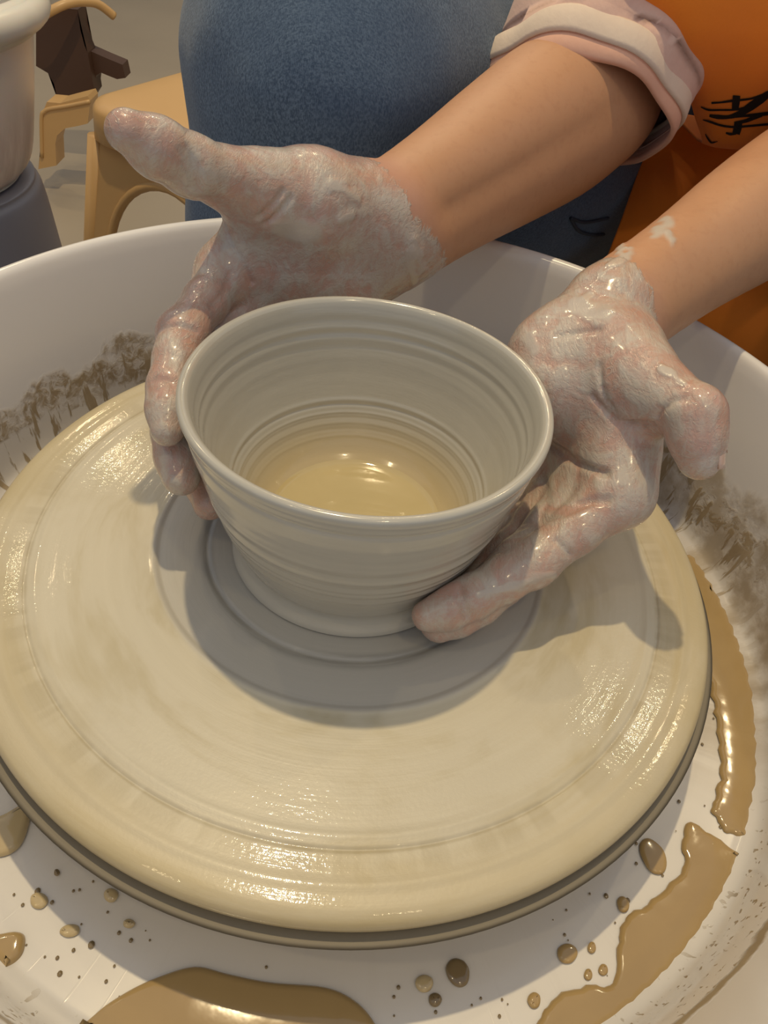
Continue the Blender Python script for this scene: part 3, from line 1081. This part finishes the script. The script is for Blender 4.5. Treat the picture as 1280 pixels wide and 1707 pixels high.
person = empty('person', (0.33, 0.55, FLOOR))
tag(person, 'person in orange apron, pink shirt and jeans shaping the bowl with slip covered hands', 'person')
body = fast_mesh('body', V, Q, M['body'], None, dict(slip=slip, pink=pink, hand=hand, thick=thick))
under(body, person)

# nail of the left thumb (right in the photograph), edge-on
nb = LJ['tt']
ax_ = (LJ['tt'] - LJ['ti'])
ax_ /= np.linalg.norm(ax_)
side = np.array([0.88, -0.10, 0.35])
side = side - ax_ * (side @ ax_)
side /= np.linalg.norm(side)
acr = np.cross(ax_, side)
G = []
for i in range(9):
    s = -0.0120 + i * 0.0020
    row = []
    for j in range(9):
        ang = math.radians(-48 + j * 12)
        rad_ = 0.0094 - 0.0024 * sstep(-0.012, 0.004, s)
        w_ = 1.0 - 0.25 * max(0, (i - 5) / 3) ** 2
        row.append(nb + ax_ * s + side * (rad_ * math.cos(ang) + 0.0006) + acr * rad_ * math.sin(ang) * w_)
    G.append(row)
under(grid_surface('fingernail', G, M['nail'], thick=0.0007), person)
under(mesh_obj('polish_chip', [nb + ax_ * (-0.003 + 0.0022 * math.cos(k)) + side * 0.0092 + acr * (-0.002 + 0.0012 * math.sin(k)) for k in np.linspace(0, 2 * math.pi, 10, endpoint=False)],
               [tuple(range(10))], M['red']), person)

# ------------------------------------------------------------------ clothing
KN_R = np.array([-0.041, 0.300, 0.096])
HIP_R = np.array([0.270, 0.620, -0.070])
KN_L = np.array([0.365, 0.205, 0.060])
HIP_L = np.array([0.470, 0.560, -0.070])
JF = Field(np.arange(-0.20, 0.64, 0.005), np.arange(0.02, 0.80, 0.005), np.arange(-0.50, 0.24, 0.005), 0.05)
JF.chain([HIP_R, mid(HIP_R, KN_R, 0.6), KN_R], [0.105, 0.098, 0.086], 0.05)
JF.chain([KN_R, KN_R + np.array([-0.010, -0.006, -0.10]), [-0.075, 0.335, -0.44]], [0.084, 0.078, 0.062], 0.03)
JF.chain([HIP_L, mid(HIP_L, KN_L, 0.6), KN_L], [0.105, 0.098, 0.083], 0.05)
JF.chain([KN_L, KN_L + np.array([0.004, -0.006, -0.10]), [0.385, 0.235, -0.44]], [0.082, 0.078, 0.062], 0.03)
JF.chain([HIP_R, [0.37, 0.60, -0.05], HIP_L], [0.10, 0.115, 0.10], 0.05)
JF.chain([[0.37, 0.60, -0.03], [0.365, 0.59, 0.06]], [0.125, 0.118], 0.05)
V, Q = JF.surface()
N = vertex_normals(V, Q)
fold = vnoise(V * np.array([1, 1, 0.6]), 16) * 0.0035 + vnoise(V, 38) * 0.0014
V = V + N * fold[:, None]
jeans = under(fast_mesh('jeans', V, Q, M['denim']), person)
jeans['label'] = 'blue denim jeans'
for pts_ in ([(950, 362), (955, 372), (965, 384), (985, 390), (1005, 389)], [(950, 362), (970, 369), (990, 367), (1012, 362)]):
    bvh = BVHTree.FromPolygons([Vector(v) for v in V], [tuple(q) for q in Q])
    P = []
    for x, y in pts_:
        h, nn, _, _ = bvh.ray_cast(Vector(CAM), Vector(ray(x, y)).normalized())
        if h is not None:
            P.append(np.array(h) + np.array(nn) * 0.0012)
    if len(P) > 2:
        o = tube('seam', catmull(P, 5), 0.0012, M['seam'])
        under(o, person)
        mw = o.matrix_world.copy()
        o.parent = jeans
        o.matrix_parent_inverse = Matrix.Identity(4)

for nm, c in (('shoe', np.array([-0.085, 0.325, -0.5])), ('shoe', np.array([0.385, 0.225, -0.5]))):
    SF = Field(np.arange(c[0] - 0.10, c[0] + 0.10, 0.005), np.arange(c[1] - 0.24, c[1] + 0.12, 0.005), np.arange(-0.52, -0.36, 0.005), 0.03)
    SF.chain([c + np.array([0, 0.03, 0.045]), c + np.array([0, -0.07, 0.035]), c + np.array([-0.01, -0.15, 0.028])], [0.043, 0.044, 0.036], 0.02)
    SF.cone(c + np.array([0, 0.02, 0.05]), c + np.array([0, 0.02, 0.11]), 0.045, 0.046, 0.02)
    X, Y, Z = SF.pts((slice(None),) * 3)
    SF.F = np.maximum(SF.F, -0.4995 - Z + 0 * X + 0 * Y).astype(np.float32)
    v_, q_ = SF.surface()
    under(fast_mesh(nm, v_, q_, M['shoe']), person)

# shirt
TF = Field(np.arange(0.02, 0.62, 0.006), np.arange(0.22, 0.78, 0.006), np.arange(-0.08, 0.46, 0.006), 0.05)
TF.chain([PELV + np.array([0, -0.01, 0.04]), mid(PELV, [0.30, 0.43, 0.30], 0.5) + np.array([0.01, 0.03, 0]), [0.300, 0.440, 0.300]], [0.125, 0.118, 0.118], 0.06)
TF.cone(R_sh + np.array([0.05, -0.01, -0.02]), L_sh + np.array([-0.05, 0.01, -0.02]), 0.088, 0.088, 0.06)
TF.cone(R_sh, mid(R_sh, R_el, 0.15), 0.058, 0.052, 0.03)
TF.cone(L_sh, mid(L_sh, L_el, 0.15), 0.058, 0.052, 0.03)
v_, q_ = TF.surface()
n_ = vertex_normals(v_, q_)
v_ = v_ + n_ * (vnoise(v_, 22) * 0.004)[:, None]
shirt = under(fast_mesh('shirt', v_, q_, M['shirt']), person)
shirt['label'] = 'pink cotton shirt'


def sleeve(rings, seed, hem_parts=True):
    """loose tube of cloth; rings = (centre, axis, radius across the view, radius along it)"""
    ang = np.linspace(0, 2 * math.pi, 96, endpoint=False)
    G, U = [], []
    for n_, (c, axis, ra, rb) in enumerate(rings):
        c = np.asarray(c, float)
        axis = axis / np.linalg.norm(axis)
        u = CAM - c
        u = u - axis * (u @ axis)
        u /= np.linalg.norm(u)
        v = np.cross(axis, u)
        k = 1 + 0.030 * np.sin(4 * ang + 1.7 * n_ + seed) + 0.022 * np.sin(7 * ang - 2.1 * n_ + seed)
        G.append(c + (np.cos(ang) * rb * k)[:, None] * u + (np.sin(ang) * ra * k)[:, None] * v)
    cols = np.array([catmull(np.array(G)[:, j], 12) for j in range(len(ang))]).transpose(1, 0, 2)
    sel = np.linspace(0, cols.shape[0] - 1, 60).astype(int)
    g = cols[sel]
    cen = g.mean(1, keepdims=True)
    nz = vnoise(g.reshape(-1, 3) * np.array([1, 0.5, 0.6]), 60).reshape(g.shape[:2])
    g = cen + (g - cen) * (1 + 0.035 * nz[..., None])
    o = under(grid_surface('sleeve', g, M['shirt'], None, 0.002, wrap=True), person)
    o.parent = shirt
    o.matrix_parent_inverse = Matrix.Identity(4)
    ax_e = rings[-1][1] / np.linalg.norm(rings[-1][1])
    ce = g[-1].mean(0)
    if hem_parts:
        for nm, mt, prof_ in (('sleeve_hem', 'hem', ((-0.013, 1.02), (-0.0115, 1.036), (-0.007, 1.042), (-0.001, 1.040), (0.001, 1.03), (0.0, 1.005))),
                              ('cuff', 'peach', ((-0.004, 1.00), (0.003, 1.0), (0.008, 0.985), (0.009, 0.965), (0.006, 0.955)))):
            hg = [ce + (g[-1] - ce) * k_ + ax_e * (s_ + 0.0022 * np.sin(3 * ang + seed)[:, None] * (nm == 'cuff')) for s_, k_ in prof_]
            o = under(grid_surface(nm, hg, M[mt], None, 0.0016, wrap=True), person)
            o.parent = shirt
            o.matrix_parent_inverse = Matrix.Identity(4)


ua = (R_el - R_sh) / np.linalg.norm(R_el - R_sh)
fa = -Rd
hem_c = R_el + fa * 0.006 + np.array([-0.010, -0.008, -0.002])
sleeve([(R_sh, ua, 0.076, 0.076), (mid(R_sh, R_el, 0.35), ua, 0.070, 0.070), (mid(R_sh, R_el, 0.65), ua, 0.066, 0.066),
        (mid(R_sh, R_el, 0.86) + np.array([0, -0.003, 0.002]), ua * 0.9 + fa * 0.1, 0.062, 0.062), (hem_c, ua * 0.8 + fa * 0.2, 0.056, 0.058)], 0.4)
ua = (L_el - L_sh) / np.linalg.norm(L_el - L_sh)
sleeve([(L_sh, ua, 0.076, 0.076), (mid(L_sh, L_el, 0.35), ua, 0.070, 0.070), (mid(L_sh, L_el, 0.62), ua, 0.066, 0.066), (mid(L_sh, L_el, 0.92), ua, 0.062, 0.064)], 1.9)

# apron: bib bulging over the belly, folded under, then hanging between the thighs
rows = [
    [(0.165, 0.345, 0.350), (0.215, 0.310, 0.360), (0.300, 0.290, 0.360), (0.400, 0.325, 0.350)],
    [atY(930, -260, 0.290), atY(1080, -260, 0.270), atY(1300, -260, 0.265), atY(1480, -260, 0.30)],
    [atY(1005, -60, 0.262), atY(1110, -60, 0.246), atY(1290, -60, 0.255), atY(1450, -60, 0.29)],
    [atY(1088, 50, 0.262), atY(1150, 40, 0.248), atY(1290, 40, 0.26), atY(1450, 30, 0.29)],
    [atY(1134, 115, 0.275), atY(1172, 110, 0.262), atY(1290, 105, 0.27), atY(1450, 90, 0.295)],
    [atY(1158, 190, 0.300), atY(1195, 190, 0.285), atY(1290, 190, 0.288), atY(1450, 170, 0.305)],
    [atY(1168, 236, 0.322), atY(1205, 246, 0.308), atY(1290, 246, 0.305), atY(1450, 220, 0.315)],
    [atY(1105, 185, 0.385), atY(1195, 200, 0.370), atY(1290, 200, 0.355), atY(1450, 190, 0.355)],
    [atY(1078, 250, 0.385), atY(1160, 262, 0.365), atY(1290, 262, 0.35), atY(1450, 250, 0.35)],
    [atY(1052, 320, 0.365), atY(1140, 330, 0.34), atY(1290, 360, 0.325), atY(1450, 380, 0.33)],
    [atY(1015, 420, 0.335), atY(1110, 430, 0.315), atY(1270, 450, 0.285), atY(1450, 480, 0.285)],
    [atY(980, 520, 0.31), atY(1080, 520, 0.295), atY(1220, 545, 0.26), atY(1450, 580, 0.25)],
    [atY(960, 640, 0.31), atY(1060, 650, 0.30), atY(1200, 660, 0.27), atY(1450, 700, 0.25)],
]
AG = resample(rows, 96, 60)
nz = vnoise(AG.reshape(-1, 3) * np.array([1, 1, 0.35]), 34).reshape(AG.shape[:2])
AG = AG + np.array([-0.15, -0.9, 0.25]) * (nz * 0.0045)[..., None]
apron = under(grid_surface('apron', AG, M['apron'], None, 0.0016), person)
apron['label'] = 'orange apron with black brush lettering'

for a_, b_ in ((AG[0, 3], np.array([0.235, 0.405, 0.425])), (AG[0, 56], np.array([0.350, 0.385, 0.425]))):
    st = under(tube('neck_strap', catmull([a_, mid(a_, b_, 0.5) + np.array([-0.01, -0.035, 0.015]), b_], 8), 0.009, M['apron'], None, 8, flat=0.2), person)
    st.parent = apron
    st.matrix_parent_inverse = Matrix.Identity(4)

# brush strokes printed on the bib (points measured in a close view of the lettering)
AQ = [(i * 60 + j, i * 60 + j + 1, (i + 1) * 60 + j + 1, (i + 1) * 60 + j) for i in range(95) for j in range(59)]
bvh = BVHTree.FromPolygons([Vector(q) for q in AG.reshape(-1, 3)], AQ)


def stroke(pts, widths):
    P = catmull([(1120 + x / 8, 100 + y / 8) for x, y in pts], 6)
    Wd = np.interp(np.linspace(0, len(widths) - 1, len(P)), range(len(widths)), widths) / 8 / 2
    vs = []
    for i, (x, y) in enumerate(P):
        d = P[min(i + 1, len(P) - 1)] - P[max(i - 1, 0)]
        nrm = np.array([-d[1], d[0]]) / (np.linalg.norm(d) + 1e-9)
        for s in (-1, 1):
            q = (x + nrm[0] * Wd[i] * s, y + nrm[1] * Wd[i] * s)
            h, nn, _, _ = bvh.ray_cast(Vector(CAM), Vector(ray(*q)).normalized())
            if h is None:
                return
            nn = np.array(nn)
            if nn @ (CAM - np.array(h)) < 0:
                nn = -nn
            vs.append(np.array(h) + nn * 0.0013)
    fs = [(2 * i, 2 * i + 1, 2 * i + 3, 2 * i + 2) for i in range(len(P) - 1)]
    o = mesh_obj('brush_stroke', vs, fs, M['ink'])
    under(o, person)
    o.parent = apron
    o.matrix_parent_inverse = Matrix.Identity(4)


for pts, wd in (([(530, 548), (660, 540), (790, 522), (920, 510), (1060, 490), (1230, 440)], [30, 24, 34, 30, 28, 50]),
                ([(400, 600), (500, 640), (650, 642), (830, 640), (960, 620)], [14, 28, 26, 26, 40]),
                ([(510, 715), (620, 735), (760, 735), (900, 690), (1040, 600), (1180, 500), (1290, 420)], [34, 60, 50, 80, 110, 110, 80]),
                ([(600, 745), (760, 740), (950, 722), (1160, 705), (1290, 690)], [30, 30, 36, 50, 50]),
                ([(430, 775), (520, 800), (660, 850), (820, 872), (1000, 862), (1240, 840), (1300, 838)], [10, 30, 30, 30, 30, 34, 30]),
                ([(860, 450), (850, 540), (840, 640)], [96, 100, 84]),
                ([(830, 820), (980, 790), (1100, 740), (1190, 715)], [40, 50, 60, 40]),
                ([(880, 815), (870, 890), (850, 965)], [104, 104, 96]),
                ([(720, 950), (780, 965), (850, 960)], [24, 36, 30]),
                ([(465, 965), (500, 1030), (545, 1080), (620, 1060)], [8, 22, 20, 8])):
    stroke(pts, wd)

# hair
HF = Field(np.arange(0.12, 0.40, 0.006), np.arange(0.18, 0.50, 0.006), np.arange(0.40, 0.68, 0.006), 0.04)
HF.cone(HEAD + np.array([0.012, 0.035, 0.025]), HEAD + np.array([-0.005, 0.0, 0.028]), 0.088, 0.082, 0.02)
HF.cone(HEAD + np.array([0.03, 0.09, 0.0]), HEAD + np.array([0.035, 0.10, 0.03]), 0.045, 0.045, 0.02)
X, Y, Z = HF.pts((slice(None),) * 3)
hx, hy, hz = HEAD
face = np.sqrt((X - hx + 0.035) ** 2 + (Y - hy + 0.10) ** 2 + (Z - hz + 0.035) ** 2) - 0.085
HF.F = smax(HF.F, -face, 0.01).astype(np.float32)
v_, q_ = HF.surface()
under(fast_mesh('hair', v_, q_, M['hair']), person)

# ------------------------------------------------------------------ stools
def make_stool(name, loc, rz, h, label, group):
    root = empty(name, (loc[0], loc[1], FLOOR))
    root.rotation_euler = (0, 0, rz)
    tag(root, label, 'stool', group)
    s = 0.145

    def rrect(half, rad, bow, n=8):
        out = []
        for q in range(4):
            cx, cy = (half - rad) * (1, -1, -1, 1)[q], (half - rad) * (1, 1, -1, -1)[q]
            for k in range(n + 1):
                a = math.pi / 2 * (q + k / n)
                out.append((cx + rad * math.cos(a), cy + rad * math.sin(a)))
        return [(x * (1 + bow * (1 - (abs(y) / half) ** 2) * (abs(x) > abs(y))), y * (1 + bow * (1 - (abs(x) / half) ** 2) * (abs(y) > abs(x)))) for x, y in out]
    bm = bmesh.new()
    rings = []
    for half, z, rad_ in ((0.10, h + 0.000, 0.04), (0.132, h - 0.001, 0.045), (0.141, h - 0.004, 0.048), (s, h - 0.010, 0.05), (s + 0.002, h - 0.045, 0.05), (s - 0.004, h - 0.050, 0.048), (s - 0.01, h - 0.046, 0.045)):
        rings.append([bm.verts.new((x, y, z)) for x, y in rrect(half, rad_, 0.03)])
    m_ = len(rings[0])
    bm.faces.new(rings[0])
    for a, b in zip(rings[:-1], rings[1:]):
        for k in range(m_):
            bm.faces.new((a[k], b[k], b[(k + 1) % m_], a[(k + 1) % m_]))
    bm.faces.new(rings[-1][::-1])
    bm_obj('seat', bm, M['tan'], root)
    top, bot, zt = s - 0.008, s + 0.040, h - 0.046
    # one pressed panel per side, arched between the legs
    arch = []
    legw = 0.036
    for k in range(21):
        a = math.pi * k / 20
        arch.append((-(bot - legw - 0.022) * math.cos(a) * 0.86, h * 0.46 + h * 0.34 * math.sin(a)))
    for q in range(4):
        rot = Matrix.Rotation(q * math.pi / 2, 4, 'Z')
        out = [(-bot, 0.0), (-bot + legw, 0.0)] + arch + [(bot - legw, 0.0), (bot, 0.0), (top, zt), (-top, zt)]
        bm = bmesh.new()

        def place(x, z, d):
            y = bot + (top - bot) * z / zt
            return rot @ Vector((x, y - d, z))
        fr = [bm.verts.new(place(x, z, 0)) for x, z in out]
        bk = [bm.verts.new(place(x, z, 0.005)) for x, z in out]
        bm.faces.new(fr)
        bm.faces.new(bk[::-1])
        for k in range(len(out)):
            l = (k + 1) % len(out)
            bm.faces.new((fr[k], bk[k], bk[l], fr[l]))
        pn = bm_obj('side_panel', bm, M['tan'], root, smooth=False)
        edge_ = [place(x, z, 0.001) for x, z in [(-bot + legw, 0.0)] + arch + [(bot - legw, 0.0)]]
        tube('arch_rim', edge_, 0.0065, M['tan'], pn, 8)
        c = [place(bot - 0.008, 0.0, 0.008), place(top - 0.008, zt, 0.008)]
        tube('leg', c, [0.011, 0.014], M['tan'], root, 12)
    return root


make_stool('plastic_stool', (-0.225, 0.908), math.radians(-28), 0.38, 'tan plastic stool with rounded seat and arched sides beside the denim knee', 'tan plastic stools')
make_stool('plastic_stool', (0.385, 0.63), math.radians(-16), 0.30, 'tan plastic stool the person in the orange apron sits on', 'tan plastic stools')

# tan and brown chair farther off, behind the bucket
chair = empty('plastic_chair', (-0.72, 1.6, FLOOR))
tag(chair, 'dark brown and tan plastic chair with hooped rail farther behind the white bucket', 'chair')


def cpart(o):
    return under(o, chair)


hoop = catmull([atY(62, 34, 1.50), atY(82, 20, 1.50), atY(112, 6, 1.52), atY(140, 3, 1.55), atY(165, 8, 1.58), atY(190, 27, 1.60)], 6)
cpart(tube('hooped_rail', hoop, 0.0085, M['tan'], None, 10))


def slab(name, px, Yd, thick, mat):
    """moulded plate: outline at depth Yd, extruded away from the room's front"""
    bm = bmesh.new()
    a = [bm.verts.new(atY(x, y, Yd)) for x, y in px]
    b = [bm.verts.new(atY(x, y, Yd) + np.array([0, thick, 0])) for x, y in px]
    bm.faces.new(a)
    bm.faces.new(b[::-1])
    for k in range(len(px)):
        l = (k + 1) % len(px)
        bm.faces.new((a[k], b[k], b[l], a[l]))
    bmesh.ops.triangulate(bm, faces=[f for f in bm.faces if len(f.verts) > 4])
    return cpart(bm_obj(name, bm, mat, None, smooth=False))


slab('back_post', [(60, 40), (78, 30), (110, 14), (129, 16), (134, 50), (141, 76), (146, 88), (152, 120), (158, 155), (150, 168), (96, 166), (90, 140), (80, 122), (60, 110)], 1.56, 0.05, M['brown'])
slab('stretcher', [(140, 76), (148, 84), (175, 96), (204, 108), (209, 130), (195, 132), (180, 126), (168, 121), (160, 126), (157, 150), (148, 150)], 1.58, 0.04, M['brown'])
slab('seat_rail', [(78, 170), (100, 172), (146, 160), (150, 168), (150, 174), (146, 206), (130, 210), (108, 214), (95, 226), (92, 240), (94, 276), (64, 282), (66, 262), (72, 258), (69, 196), (72, 186)], 1.40, 0.05, M['tan'])
cpart(tube('rail_edge', catmull([atY(70, 262, 1.40), atY(69, 198, 1.40), atY(74, 186, 1.40), (atY(84, 181, 1.40)), atY(110, 177, 1.40), atY(150, 169, 1.40)], 5), 0.004, M['tan'], None, 8))

# ------------------------------------------------------------------ white bucket on a grey box
bk = empty('bucket', (-0.470, 0.53, -0.10))
tag(bk, 'white plastic bucket with thick rolled rim and slip smears at the left edge', 'bucket')
prof = catmull([(0.001, 0.006), (0.07, 0.006), (0.092, 0.010), (0.110, 0.03), (0.122, 0.08), (0.131, 0.135), (0.134, 0.150), (0.137, 0.160), (0.146, 0.157), (0.150, 0.147), (0.147, 0.135), (0.139, 0.128),
                (0.137, 0.129), (0.135, 0.118), (0.126, 0.07), (0.114, 0.02), (0.100, 0.003), (0.09, 0.0), (0.001, 0.0)], 6)
lathe('bucket_body', prof, M['bucket'], bk, seg=96)
tube('bucket_rim', [(0.1425 * math.cos(a), 0.1425 * math.sin(a), 0.146) for a in np.linspace(0, 2 * math.pi, 72, endpoint=False)], 0.0125, M['bucket'], bk, 14, closed=True)
gb = empty('plastic_tub', (-0.470, 0.53, FLOOR))
tag(gb, 'blue-grey plastic tub under the white bucket at the left edge', 'tub')
lathe('tub_body', catmull([(0.15, 0.0), (0.152, 0.01), (0.140, 0.10), (0.124, 0.30), (0.118, 0.375), (0.112, 0.392), (0.10, 0.398), (0.001, 0.398)], 6), M['grey'], gb, seg=72)
tube('tub_lip', [(0.152 * math.cos(a), 0.152 * math.sin(a), 0.008) for a in np.linspace(0, 2 * math.pi, 60, endpoint=False)], 0.008, M['grey'], gb, 10, closed=True)

# ------------------------------------------------------------------ slip puddles and drops in the pan
def puddle(name, px, mat, label, cat='puddle', h=0.0014, wob=0.0, dense=6, grp=None, ins=0.0022):
    P = catmull([atZ(x, y, ZF)[:2] for x, y in px], dense, closed=True)
    rad_c = np.hypot(P[:, 0] - 0.003, P[:, 1])
    P = np.array([0.003, 0.0]) + (P - np.array([0.003, 0.0])) * np.minimum(1, 0.1838 / rad_c)[:, None]
    ar = 0.5 * np.sum(P[:, 0] * np.roll(P[:, 1], -1) - np.roll(P[:, 0], -1) * P[:, 1])
    if ar < 0:
        P = P[::-1]
    T = np.roll(P, -1, 0) - np.roll(P, 1, 0)
    Nn = np.stack([T[:, 1], -T[:, 0]], 1) / (np.linalg.norm(T, axis=1)[:, None] + 1e-9)
    if wob:
        s = np.cumsum(np.linalg.norm(np.roll(P, -1, 0) - P, axis=1))
        P = P + Nn * (wob * (np.sin(s * 700) + 0.6 * np.sin(s * 1500 + 1)))[:, None]
    bm = bmesh.new()
    rings = []
    for q, zf in ((0.0, 0.0), (0.12, 0.45), (0.4, 0.82), (1.0, 1.0)):
        rings.append([bm.verts.new((x, y, ZF + 0.0003 + h * zf)) for x, y in P - Nn * ins * q])
    for a, b in zip(rings[:-1], rings[1:]):
        for k in range(len(P)):
            l = (k + 1) % len(P)
            bm.faces.new((a[k], a[l], b[l], b[k]))
    f = bm.faces.new(rings[-1])
    bmesh.ops.triangulate(bm, faces=[f])
    o = bm_obj(name, bm, mat)
    return tag(o, label, cat, grp)


puddle('slip_puddle', [(1150, 928), (1166, 946), (1190, 984), (1214, 1020), (1236, 1062), (1250, 1104), (1258, 1160), (1258, 1230), (1262, 1300), (1258, 1380), (1240, 1398),
                       (1212, 1388), (1190, 1362), (1188, 1338), (1200, 1290), (1196, 1230), (1190, 1180), (1176, 1120), (1150, 1060), (1130, 980), (1136, 935)],
       M['slip'], 'long tan slip puddle with scalloped edge right of the turning wheel', wob=0.0006)
puddle('slip_puddle', [(1146, 1372), (1176, 1386), (1222, 1418), (1238, 1436), (1234, 1462), (1216, 1510), (1196, 1548), (1160, 1622), (1122, 1682), (1088, 1740), (1020, 1800), (880, 1790), (880, 1730),
                       (905, 1690), (928, 1660), (985, 1642), (1021, 1640), (1030, 1570), (1042, 1530), (1072, 1512), (1092, 1496), (1138, 1448), (1136, 1408)],
       M['slip'], 'largest tan slip puddle at the lower right corner of the pan', wob=0.0003)
puddle('slip_puddle', [(120, 1740), (160, 1690), (208, 1656), (262, 1630), (325, 1612), (380, 1624), (450, 1638), (540, 1646), (590, 1668), (624, 1706), (640, 1760), (400, 1800), (200, 1790)],
       M['slip'], 'brown slip puddle in the shadow below the front of the wheel')
puddle('slip_puddle', [(-40, 1370), (0, 1362), (30, 1346), (52, 1332), (50, 1368), (38, 1405), (18, 1424), (-10, 1430), (-40, 1424)], M['slip_pale'], 'pale slip puddle at the left edge tucked against the wheel rim', h=0.0022)
puddle('slip_puddle', [(-40, 1566), (0, 1558), (28, 1554), (42, 1562), (38, 1590), (20, 1610), (0, 1622), (-40, 1630)], M['slip'], 'small rounded slip puddle at the lower left edge of the photo', h=0.0024)
DROPS = [(1088, 1428, 19, 33, -28, 's', 'large oval slip drop nearest the lower right puddle'), (1038, 1508, 10, 14, -15, 's', 'oval slip drop left of the lower right puddle'),
         (945, 1590, 17, 17, 0, 's', 'big round slip drop on the pan floor left of the lower right puddle'), (986, 1580, 7, 10, 0, 's', 'small slip drop just right of the big round drop'),
         (1005, 1617, 8, 10, 0, 's', 'upper of two small slip drops beside the puddle edge'), (980, 1625, 7, 10, 0, 's', 'lower of two small slip drops beside the puddle edge'),
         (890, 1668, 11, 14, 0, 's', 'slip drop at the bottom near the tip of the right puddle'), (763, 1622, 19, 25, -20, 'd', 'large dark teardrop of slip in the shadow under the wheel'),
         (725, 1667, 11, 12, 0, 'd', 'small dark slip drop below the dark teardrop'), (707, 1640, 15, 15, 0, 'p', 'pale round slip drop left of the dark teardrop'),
         (65, 1502, 15, 14, 0, 'p', 'round pale slip drop at lower left of the pan'), (117, 1552, 17, 11, -10, 'p', 'wide pale slip drop below the round one at lower left'),
         (185, 1493, 12, 12, 0, 'p', 'pale slip drop nearest the wheel rim at lower left'), (215, 1540, 10, 8, 0, 'p', 'tiny clear slip drop right of the wide pale drop'),
         (95, 1455, 5, 6, 0, 'd', 'tiny dark slip speck between the left puddle and the round drop'), (1268, 1215, 7, 6, 0, 'p', 'slip drop on the right edge beside the scalloped puddle')]
for (x, y, rx, ry, an, k, lab) in DROPS:
    a = math.radians(an)
    px = []
    for q in range(10):
        w = 2 * math.pi * q / 10
        dx, dy = rx * math.cos(w) * (1 + 0.06 * math.sin(3 * w + x)), ry * math.sin(w)
        px.append((x + dx * math.cos(a) - dy * math.sin(a), y + dx * math.sin(a) + dy * math.cos(a)))
    puddle('slip_drop', px, M[dict(s='slip', d='slip_dark', p='slip_pale')[k]], lab, 'drop', h=0.0010 if rx > 8 else 0.0006, dense=3, grp='slip drops on the pan floor', ins=0.0004 * rx ** 0.5 if rx < 9 else 0.0016)

# fine spatter nobody could count
random.seed(5)
bm = bmesh.new()
for _ in range(260):
    x, y = random.uniform(-20, 1300), random.uniform(1180, 1720)
    if 250 < x < 900 and y < 1640 and random.random() < 0.9:
        continue
    p = atZ(x, y, ZF)
    rr_ = math.hypot(p[0] - 0.003, p[1])
    if rr_ > 0.178 or rr_ < 0.150:
        continue
    s = random.uniform(0.0002, 0.0007) * random.choice((1, 1, 1, 1.6))
    vs = []
    n_ = 8
    base = [bm.verts.new((p[0] + s * math.cos(2 * math.pi * k / n_), p[1] + s * 1.15 * math.sin(2 * math.pi * k / n_), ZF + 0.0002)) for k in range(n_)]
    topv = [bm.verts.new((p[0] + 0.6 * s * math.cos(2 * math.pi * k / n_), p[1] + 0.65 * s * math.sin(2 * math.pi * k / n_), ZF + 0.0002 + s * 0.4)) for k in range(n_)]
    for k in range(n_):
        bm.faces.new((base[k], base[(k + 1) % n_], topv[(k + 1) % n_], topv[k]))
    bm.faces.new(topv)
tag(bm_obj('slip_spatter', bm, M['slip_dark']), 'fine brown specks of slip spattered over the pan floor', 'spatter', kind='stuff')
